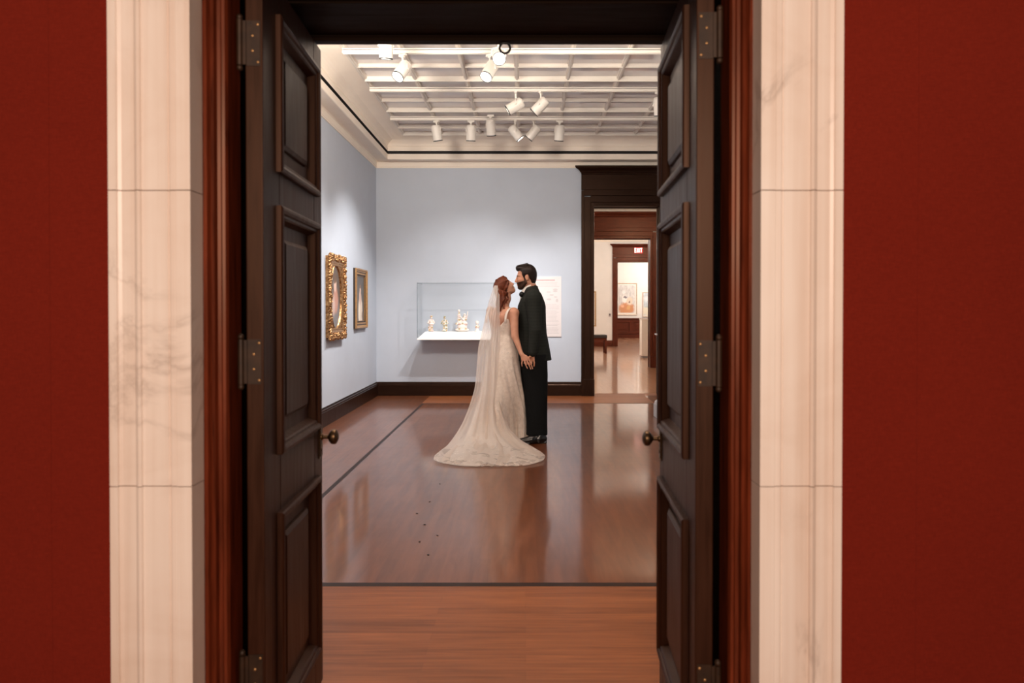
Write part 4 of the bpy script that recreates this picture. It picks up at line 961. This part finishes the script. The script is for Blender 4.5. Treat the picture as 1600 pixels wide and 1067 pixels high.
# ---------------------------------------------------------------- bride
BX, BY = -.232, 6.665; YAW = -math.atan2(.64, .77)          # shoulder line turned: her right shoulder towards the viewer
br = thing('person', 'woman in an ivory lace wedding dress with a long veil, kissing the groom', 'person', (BX, BY, 0))
BS = F / 6.66
bx_ = lambda px: (px - VX) / BS
bzz = lambda py: H - (py - VY) / BS
hb = Head((bx_(788.8), 6.70, bzz(447.2)), (.72, .34, .56), .89)
TR = [(1.385, .045, .045), (1.364, .092, .055), (1.346, .122, .062), (1.325, .145, .068), (1.28, .148, .086), (1.22, .142, .104), (1.16, .128, .100), (1.09, .112, .088), (1.02, .135, .105), (.93, .168, .128), (.86, .172, .130)]
def torso(g=0): return stack([(z, BX, BY, w + g, d + g) for z, w, d in TR], YAW)
rv = np.array((.77, -.64, 0)); fv = np.array((.64, .77, 0)); bc = np.array((BX, BY, 0))
shR = bc + rv * .150 + np.array((0, 0, 1.308)); shL = bc - rv * .158 + np.array((0, 0, 1.322))
elR = V_(804.6, 525, 6.505); wrR = V_(813.6, 550.5, HY - .012)
elL = shL + np.array((.10, .14, -.22)); wrL = elL + np.array((.20, .05, .10))
bb = hb.face(False) + [(cone(hb.p(-.025, 0, -.05), (bx_(790.5), 6.69, bzz(466)), .047, .045), .025), (cone((bx_(790.5), 6.69, bzz(466)), (BX + .005, BY + .005, 1.345), .045, .055), .03), (torso(-.006), .03)]
bb += [(ball(shR, .047), .05), (ball(shL, .047), .05), (cone(shR, elR, .0475, .036), .03), (cone(elR, wrR, .0355, .0200), .012), (cone(shL, elL, .043, .033), .02), (cone(elL, wrL, .033, .020), .012)]
lg = np.array((-.055, .055, 0))
for e in (-1, 1): bb += [(ball(bc + fv * .085 + rv * e * .065 + np.array((0, 0, 1.205)), .052), .03), (ball(bc - fv * .055 + rv * e * .072 + np.array((0, 0, 1.27)), (.05, .05, .065)), .03), (cone(bc + rv * e * .085 + np.array((0, 0, .88)), bc + lg + rv * e * .055 + np.array((0, 0, .47)), .068, .050), .03), (cone(bc + lg + rv * e * .055 + np.array((0, 0, .47)), bc + lg * 2 + rv * e * .045 + np.array((0, 0, .09)), .05, .034), .02), (cone(bc + lg * 2 + rv * e * .045 + np.array((0, 0, .09)), bc + lg * 2 + rv * e * .045 + fv * .10 + np.array((0, 0, .035)), .034, .024), .015)]
bb += [sub((cone(bc - fv * .093 + np.array((0, 0, 1.34)), bc - fv * .100 + np.array((0, 0, 1.0)), .010, .008), .03))]
m0 = [(816.2, 562.4, -.026), (819.4, 563.4, -.030), (822.8, 562.6, -.032), (825.6, 560.6, -.030)]
bb += [(cone(wrR, V_(815.2, 554, HY - .018), .0195, .021), .01)]
for q in m0: bb += [(cone(V_(814.8, 552.6, HY - .018), V_(q[0], q[1], HY + q[2]), .0150, .0108), .008)]
bb += finger([m0[0], (815.2, 567.6, -.034), (815.8, 572.2, -.026)], .0074) + finger([m0[1], (821.2, 569.4, -.046), (824.0, 575.4, -.040)], .0080) + finger([m0[2], (826.3, 569.6, -.048), (829.4, 576.6, -.040)], .0084) + finger([m0[3], (829.4, 567.4, -.044), (832.2, 576.2, -.036)], .0082)
bb += [(cone(V_(816.5, 555, HY - .02), V_(822.5, 556.8, HY - .030), .0125, .0098), .008), (cone(V_(822.5, 556.8, HY - .030), V_(827.0, 560.6, HY - .034), .0095, .0078), .003)]
hw_ = wrL; hf = np.array((.9, -.2, .35)); hf /= np.linalg.norm(hf)
bb += [(cone(hw_, hw_ + hf * .06, .020, .025), .012)]
for k in range(4): b0 = hw_ + hf * .065 + np.array((-.02 + .014 * k, 0, .018 - .013 * k)); bb += [(cone(b0, b0 + hf * .038, .008, .0072), .004), (cone(b0 + hf * .038, b0 + hf * .06 + np.array((0, -.012, -.012)), .0072, .0062), .003)]
bb += [(cone(hw_ + hf * .015, hw_ + hf * .05 + np.array((-.03, -.02, .03)), .011, .008), .006)]
solid_obj('body', 'skin_fair', bb, br, vox=.0045, k=.02)
# auburn hair swept up at the crown and falling in loose curls
hh_ = [(hb.ball((-.018, 0, .036), (.094, .082, .086)), .015), (hb.ball((-.062, 0, .030), (.070, .074, .066)), .025), (hb.ball((-.06, 0, -.045), (.055, .068, .06)), .03)]
hh_ += [(hb.ball((.010, 0, .050), (.070, .072, .062)), .02)]
hh_ += [sub((hb.slab((.122, 0, -.055), (.066, .12, .125), .03), .02))]
rg_ = random.Random(11)
def lock(a, b, r0, r1, wav=.012, ph=0, n=9):
    a = np.array(a); b = np.array(b); out = []; last = None
    for k in range(n + 1):
        t = k / n; q = a + (b - a) * t + np.array((math.sin(t * 9 + ph) * wav * (.3 + t), math.cos(t * 9 + ph) * wav * .8 * (.3 + t), 0)); r = r0 + (r1 - r0) * t
        if last is not None: out.append((cone(last[0], q, last[1], r), .005))
        last = (q, r)
    return out
for px0, py0, px1, py1, Y, r in ((777, 452, 780, 486, 6.60, .021), (781, 455, 783.5, 488, 6.585, .021), (785, 456, 785.5, 481, 6.585, .020), (789, 458, 788.5, 478, 6.60, .018), (775, 449, 777.5, 478, 6.62, .018), (793, 458, 792.5, 474, 6.625, .012), (780, 455, 779, 490, 6.61, .014), (786, 457, 787, 474, 6.58, .014)):
    hh_ += lock(V_(px0, py0, Y + .02), V_(px1, py1, Y), r, r * .45, .011, rg_.uniform(0, 6))
for k in range(30):      # brushed strands and twists running back to the crown
    y = -.078 + .156 * (k % 15) / 14; up = .105 - abs(y) * .55 if k < 15 else .045 - abs(y) * .25
    hh_ += [(hb.cone((.050 - abs(y) * .3, y * 1.02, up), (-.05, y * .8, up + .012), .010, .011), .004), (hb.cone((-.05, y * .8, up + .012), (-.120 + abs(y) * .3, y * .45, .02 - (k >= 15) * .04), .011, .013), .004)]
for e in (-1, 1): hh_ += [(hb.cone((.040, e * .074, .045), (-.02, e * .082, -.005), .012, .015), .008), (hb.cone((-.02, e * .082, -.005), (-.085, e * .045, -.03), .015, .016), .008)]
solid_obj('hair', 'hair_auburn', hh_, br, vox=.0045, k=.015, smooth=1)

# gown: bodice with a low scooped back, then a softly pleated skirt
NA = 120; rows = []
def neck(phi):     # phi: 0 = her right, +90 = front, -90 = back
    s = math.sin(phi); back = max(0, -s) ** 3; front = max(0, s)
    return 1.272 - .120 * back - .035 * front
def ring(z, w, d, cx, cy, yaw, amp, phase=0):
    out = []
    for k in range(NA):
        a = 2 * PI * k / NA; f = 1 + amp * (math.sin(a * 11 + phase) + .5 * math.sin(a * 19 + 1.3 + phase) + .4 * math.sin(a * 7 - .6))
        u, v = w * math.cos(a) * f, d * math.sin(a) * f
        out.append((cx + u * math.cos(yaw) - v * math.sin(yaw), cy + u * math.sin(yaw) + v * math.cos(yaw), z))
    return out
tz = np.array(sorted(TR)); 
for t in np.linspace(0, 1, 16):
    row = []
    for k in range(NA):
        a = 2 * PI * k / NA; z = neck(a) + (1.0 - neck(a)) * t; g = .006
        w = np.interp(z, tz[:, 0], tz[:, 1]) + g; d = np.interp(z, tz[:, 0], tz[:, 2]) + g
        if math.sin(a) > 0: d += .05 * math.exp(-((z - 1.205) / .05) ** 2) * math.sin(a)
        elif True: d += .022 * math.exp(-((z - 1.27) / .06) ** 2) * -math.sin(a)
        u, v = w * math.cos(a), d * math.sin(a); row.append((BX + u * math.cos(YAW) - v * math.sin(YAW), BY + u * math.sin(YAW) + v * math.cos(YAW), z))
    rows.append(row)
SK = [(.97, .155, .118, 0, 0, YAW, .0), (.90, .176, .138, 0, 0, YAW, .006), (.82, .182, .150, 0, 0, YAW, .014), (.70, .188, .168, 0, 0, YAW * .8, .034), (.55, .205, .19, -.002, 0, YAW * .5, .052), (.40, .228, .215, -.006, -.005, YAW * .3, .062), (.28, .250, .24, -.012, -.015, 0, .066), (.16, .275, .27, -.022, -.03, 0, .066), (.07, .300, .28, -.045, -.02, 0, .045), (.012, .31, .29, -.055, -.02, 0, .04)]
for k in range(len(SK) - 1):
    for q in (0, .5):
        v = [a + (b - a) * q for a, b in zip(SK[k], SK[k + 1])]; rows.append(ring(v[0], v[1], v[2], BX + v[3], BY + v[4], v[5], v[6]))
v = SK[-1]; rows.append(ring(v[0], v[1], v[2], BX + v[3], BY + v[4], v[5], v[6]))
def tuck(v):       # the hem is pushed back by the groom's shoe
    x, y, z = v; w1 = max(0, min(1, (x + .32) / .24)); w2 = max(0, min(1, (.75 - z) / .65)); w = w1 * w1 * (3 - 2 * w1) * w2 * w2 * (3 - 2 * w2); lim = 6.665
    return (x, y + max(0, lim - y) * w + w * .026 * (math.sin(x * 118 + z * 2) + .6 * math.sin(x * 67 + 1)), z)
rows = [[tuck(v) for v in r] for r in rows]
gw = MB(); gw.grid(rows, 0, wrap=True); gown_o = gw.build('wedding_dress', 'gown', br, smooth=True)
so = gown_o.modifiers.new('thickness', 'SOLIDIFY'); so.thickness = .004; so.offset = -1
# shoulder straps
for e in (1, -1):
    st = MB(); pts = []
    for t in np.linspace(0, 1, 14):
        a = PI * (t * 1.0) - PI / 2; 
        back = -fv * .092 * math.cos(t * PI); q = bc + rv * e * (.127 + .004 * math.sin(t * PI)) + (-fv * .102 * math.cos(t * PI)) * (1 if t < .5 else 1.05) + np.array((0, 0, 1.205 + .156 * math.sin(t * PI) ** .8)); pts.append(q)
    P = []
    for q in pts: P.append([tuple(q + rv * o + np.array((0, 0, .004 * (abs(o) < .005)))) for o in (-.014, -.005, .005, .014)])
    st.grid(P, 0); s_o = st.build('strap', 'gown', gown_o, smooth=True); md = s_o.modifiers.new('thickness', 'SOLIDIFY'); md.thickness = .005; md.offset = 0
def uvgrid(o, R, Cn):
    me = o.data; uv = me.uv_layers.new(name='UVMap')
    for lp in me.loops: r, c = divmod(lp.vertex_index, Cn); uv.data[lp.index].uv = (c / (Cn - 1), r / (R - 1))
# train: lace spread on the floor from the back of the skirt
NC, NR = 90, 26
def interp_rows(keys, n):
    ks = np.array(keys, float); t = np.linspace(0, 1, len(ks)); T = np.linspace(0, 1, n)
    return np.stack([np.interp(T, t, ks[:, i]) for i in range(ks.shape[1])], 1)
def smooth_rows(A, it=2):
    for _ in range(it): A[1:-1] = .25 * A[:-2] + .5 * A[1:-1] + .25 * A[2:]
    return A
def drape(keys, NR, NC, fold, seed, bulge, name, mat, parent, zmin=.006):
    """keys: rows of (Y, z, X left, X right, fold depth, edge wrap) from the top downwards"""
    A = smooth_rows(interp_rows(keys, NR), 3); r = random.Random(seed); ph = [r.uniform(0, 6.28) for _ in range(6)]
    P = []
    for j in range(NR):
        Y, z, xl, xr, fd, wrap = A[j]; row = []
        onf = max(0, min(1, (.16 - z) / .14))
        for i in range(NC):
            c = i / (NC - 1); e = (2 * c - 1)
            s = math.sin(c * fold * 6.28 + ph[0] + 1.2 * math.sin(j * .10 + ph[4])) + .6 * math.sin(c * fold * 1.7 * 6.28 + ph[1]) + .45 * math.sin(c * fold * 2.9 * 6.28 + ph[2] + j * .08)
            x = xl + (xr - xl) * (c + .015 * math.sin(c * 14 + ph[3]) * (1 - e * e)); y = Y + wrap * e * e - fd * s * (1 - onf) * .9
            zz = z + onf * abs(fd) * (.9 + .6 * s) * (.35 + .65 * (1 - e * e))
            row.append((x, y, max(zmin, zz)))
        P.append(row)
    mb = MB(); mb.grid(P, 0); o = mb.build(name, mat, parent, smooth=True); uvgrid(o, NR, NC); return o
X5 = lambda px, Y: (px - VX) * Y / F
Z5 = lambda py, Y: H - (py - VY) * Y / F
tr_keys = []
for Y, z, xl, xr, fd, wr in ((6.475, .50, 752, 779, .010, .03), (6.42, .32, 746, 786, .014, .05), (6.36, .17, 736, 796, .016, .06), (6.27, .07, 722, 815, .018, .10), (6.12, .02, 704, 838, .016, .10), (5.95, .014, 692, 846, .014, .02), (5.78, .012, 690, 842, .012, -.05), (5.66, .010, 706, 828, .010, .02), (5.60, .008, 730, 806, .006, .01)):
    tr_keys.append((Y, z, X5(xl, Y), X5(xr, Y), fd, wr))
drape(tr_keys, 60, 90, 3.2, 4, 0, 'train', 'train_lace', gown_o)
# veil: gathered at the crown, falling behind her and over the train
vk = []
for Y, py, xl, xr, fd, wr in ((6.610, 446, 772.5, 779, .002, .015), (6.585, 452, 770, 780, .004, .015), (6.560, 460, 767, 780.4, .006, .02), (6.535, 470, 763.8, 780.6, .008, .03), (6.520, 484, 760, 780.8, .010, .04), (6.505, 501, 756.5, 781, .011, .05), (6.49, 522, 751.5, 781, .012, .06), (6.475, 543, 746.3, 780.5, .013, .07), (6.455, 575, 744, 779.8, .014, .08), (6.435, 609, 741, 780, .016, .08), (6.41, 640, 731, 781.5, .018, .08), (6.37, 664, 721, 788, .020, .08), (6.31, 684, 709, 802, .022, .08)):
    vk.append((Y, Z5(py, Y), X5(xl, Y), X5(xr, Y), fd, wr))
for Y, z, xl, xr, fd, wr in ((6.20, .035, 697, 826, .022, .10), (6.05, .022, 686, 845, .020, .06), (5.90, .018, 678, 853, .018, .03), (5.76, .016, 676.5, 849, .015, .0), (5.66, .013, 686, 838, .012, .02), (5.60, .010, 706, 826, .010, .02), (5.575, .008, 728, 806, .006, .01)):
    vk.append((Y, z, X5(xl, Y), X5(xr, Y), fd, wr))
drape(vk, 120, 120, 2.3, 9, 0, 'veil', 'veil_tulle', br, .012)
# ================================================================== light
def lamp(name, kind, loc, energy, col=(1, 1, 1), target=None, **k):
    l = bpy.data.lights.new(name, kind); l.energy = energy; l.color = col
    for a, v in k.items(): setattr(l, a, v)
    o = bpy.data.objects.new(name, l); COL.objects.link(o); o.location = loc
    if target is not None: o.rotation_euler = (Vector(target) - Vector(loc)).to_track_quat('-Z', 'Y').to_euler()
    return o
WARM = (1, .74, .54); HAL = (1, .90, .80); COOL = (1, .95, .92)
# red room: a wide warm ceiling fitting behind the viewer
lamp('red_room_lamp', 'AREA', (-.12, -2.0, 2.15), 150, (1, .79, .645), (-.12, 1.65, 1.05), shape='RECTANGLE', size=1.5, size_y=1.2)
# gallery: wall washing spots on the tracks (in and out of view)
for p, t, e, a in (((.09, 7.75, 3.62), (-1.0, YB, .75), 290, 66), ((-.65, 6.7, 3.62), (XL, 7.30, .50), 320, 78), ((-.70, 8.25, 3.62), (XL, 8.75, .60), 360, 78),
                   ((.75, 8.0, 3.6), (.6, YB, .5), 330, 70), ((-.7, 4.6, 3.6), (XL, 5.4, 1.1), 240, 80),
                   ((.45, 8.4, 3.6), (XR - .4, 8.1, .6), 110, 80), ((.6, 5.2, 3.6), (XR, 5.6, 1.5), 140, 80)):
    lamp('track_spot', 'SPOT', p, e, COOL, t, spot_size=math.radians(a), spot_blend=1, shadow_soft_size=.035)
# added fill out of view: uplights brighten the ceiling, spots the floor and doors
lamp('ceiling_fill', 'AREA', (-1.70, 4.9, 3.46), 84, (1, .89, .78), (-2.0, 7.2, 3.86), shape='DISK', size=.7)
lamp('ceiling_fill', 'AREA', (.45, 4.9, 3.46), 50, (1, .89, .78), (.35, 6.6, 3.95), shape='DISK', size=.7)
for x in (-.8, .6): lamp('floor_fill', 'SPOT', (x, 3.5, 3.72), 190, (1, .76, .57), (x * .4, 3.3, 0), spot_size=math.radians(125), spot_blend=1, shadow_soft_size=.08)
# rooms beyond
lamp('second_room_lamp', 'POINT', (2.9, 12.2, 3.2), 85, (1, .80, .62), shadow_soft_size=.2)
lamp('third_room_lamp', 'POINT', (1.1, 19.0, 3.5), 170, (1, .91, .83), shadow_soft_size=.3)
lamp('third_room_lamp', 'POINT', (4.4, 20.5, 3.5), 145, (1, .91, .83), shadow_soft_size=.3)
lamp('far_room_lamp', 'POINT', (6.2, 28.2, 3.4), 270, (1, .93, .87), shadow_soft_size=.3)
wd = bpy.data.worlds.new('world'); SC.world = wd; wd.use_nodes = True
wd.node_tree.nodes['Background'].inputs[0].default_value = (1, .75, .58, 1); wd.node_tree.nodes['Background'].inputs[1].default_value = .10
# ================================================================== camera
cd = bpy.data.cameras.new('camera'); cam = bpy.data.objects.new('camera', cd); COL.objects.link(cam); SC.camera = cam
cd.sensor_width = 36; cd.lens = F / 1600 * 36; cd.clip_start = .05; cd.clip_end = 100
th = .010; cam.location = (0, 0, H); cam.rotation_euler = (PI / 2 - th, 0, 0)
cd.shift_x = -(VX - 800) / 1600; cd.shift_y = -(533.5 - VY - F * math.tan(th)) / 1600
cd.dof.use_dof = True; cd.dof.focus_distance = 6.7; cd.dof.aperture_fstop = 3.2
SC.view_settings.view_transform = 'Standard'; SC.view_settings.look = 'None'; SC.view_settings.gamma = 1; SC.view_settings.use_curve_mapping = False
SC.view_settings.exposure = 0
try:
    SC.cycles.use_denoising = True; SC.cycles.max_bounces = 10; SC.cycles.diffuse_bounces = 5; SC.cycles.glossy_bounces = 5; SC.cycles.transparent_max_bounces = 24; SC.cycles.sample_clamp_indirect = 4; SC.cycles.caustics_reflective = False; SC.cycles.caustics_refractive = False; SC.cycles.blur_glossy = .5
except Exception: pass
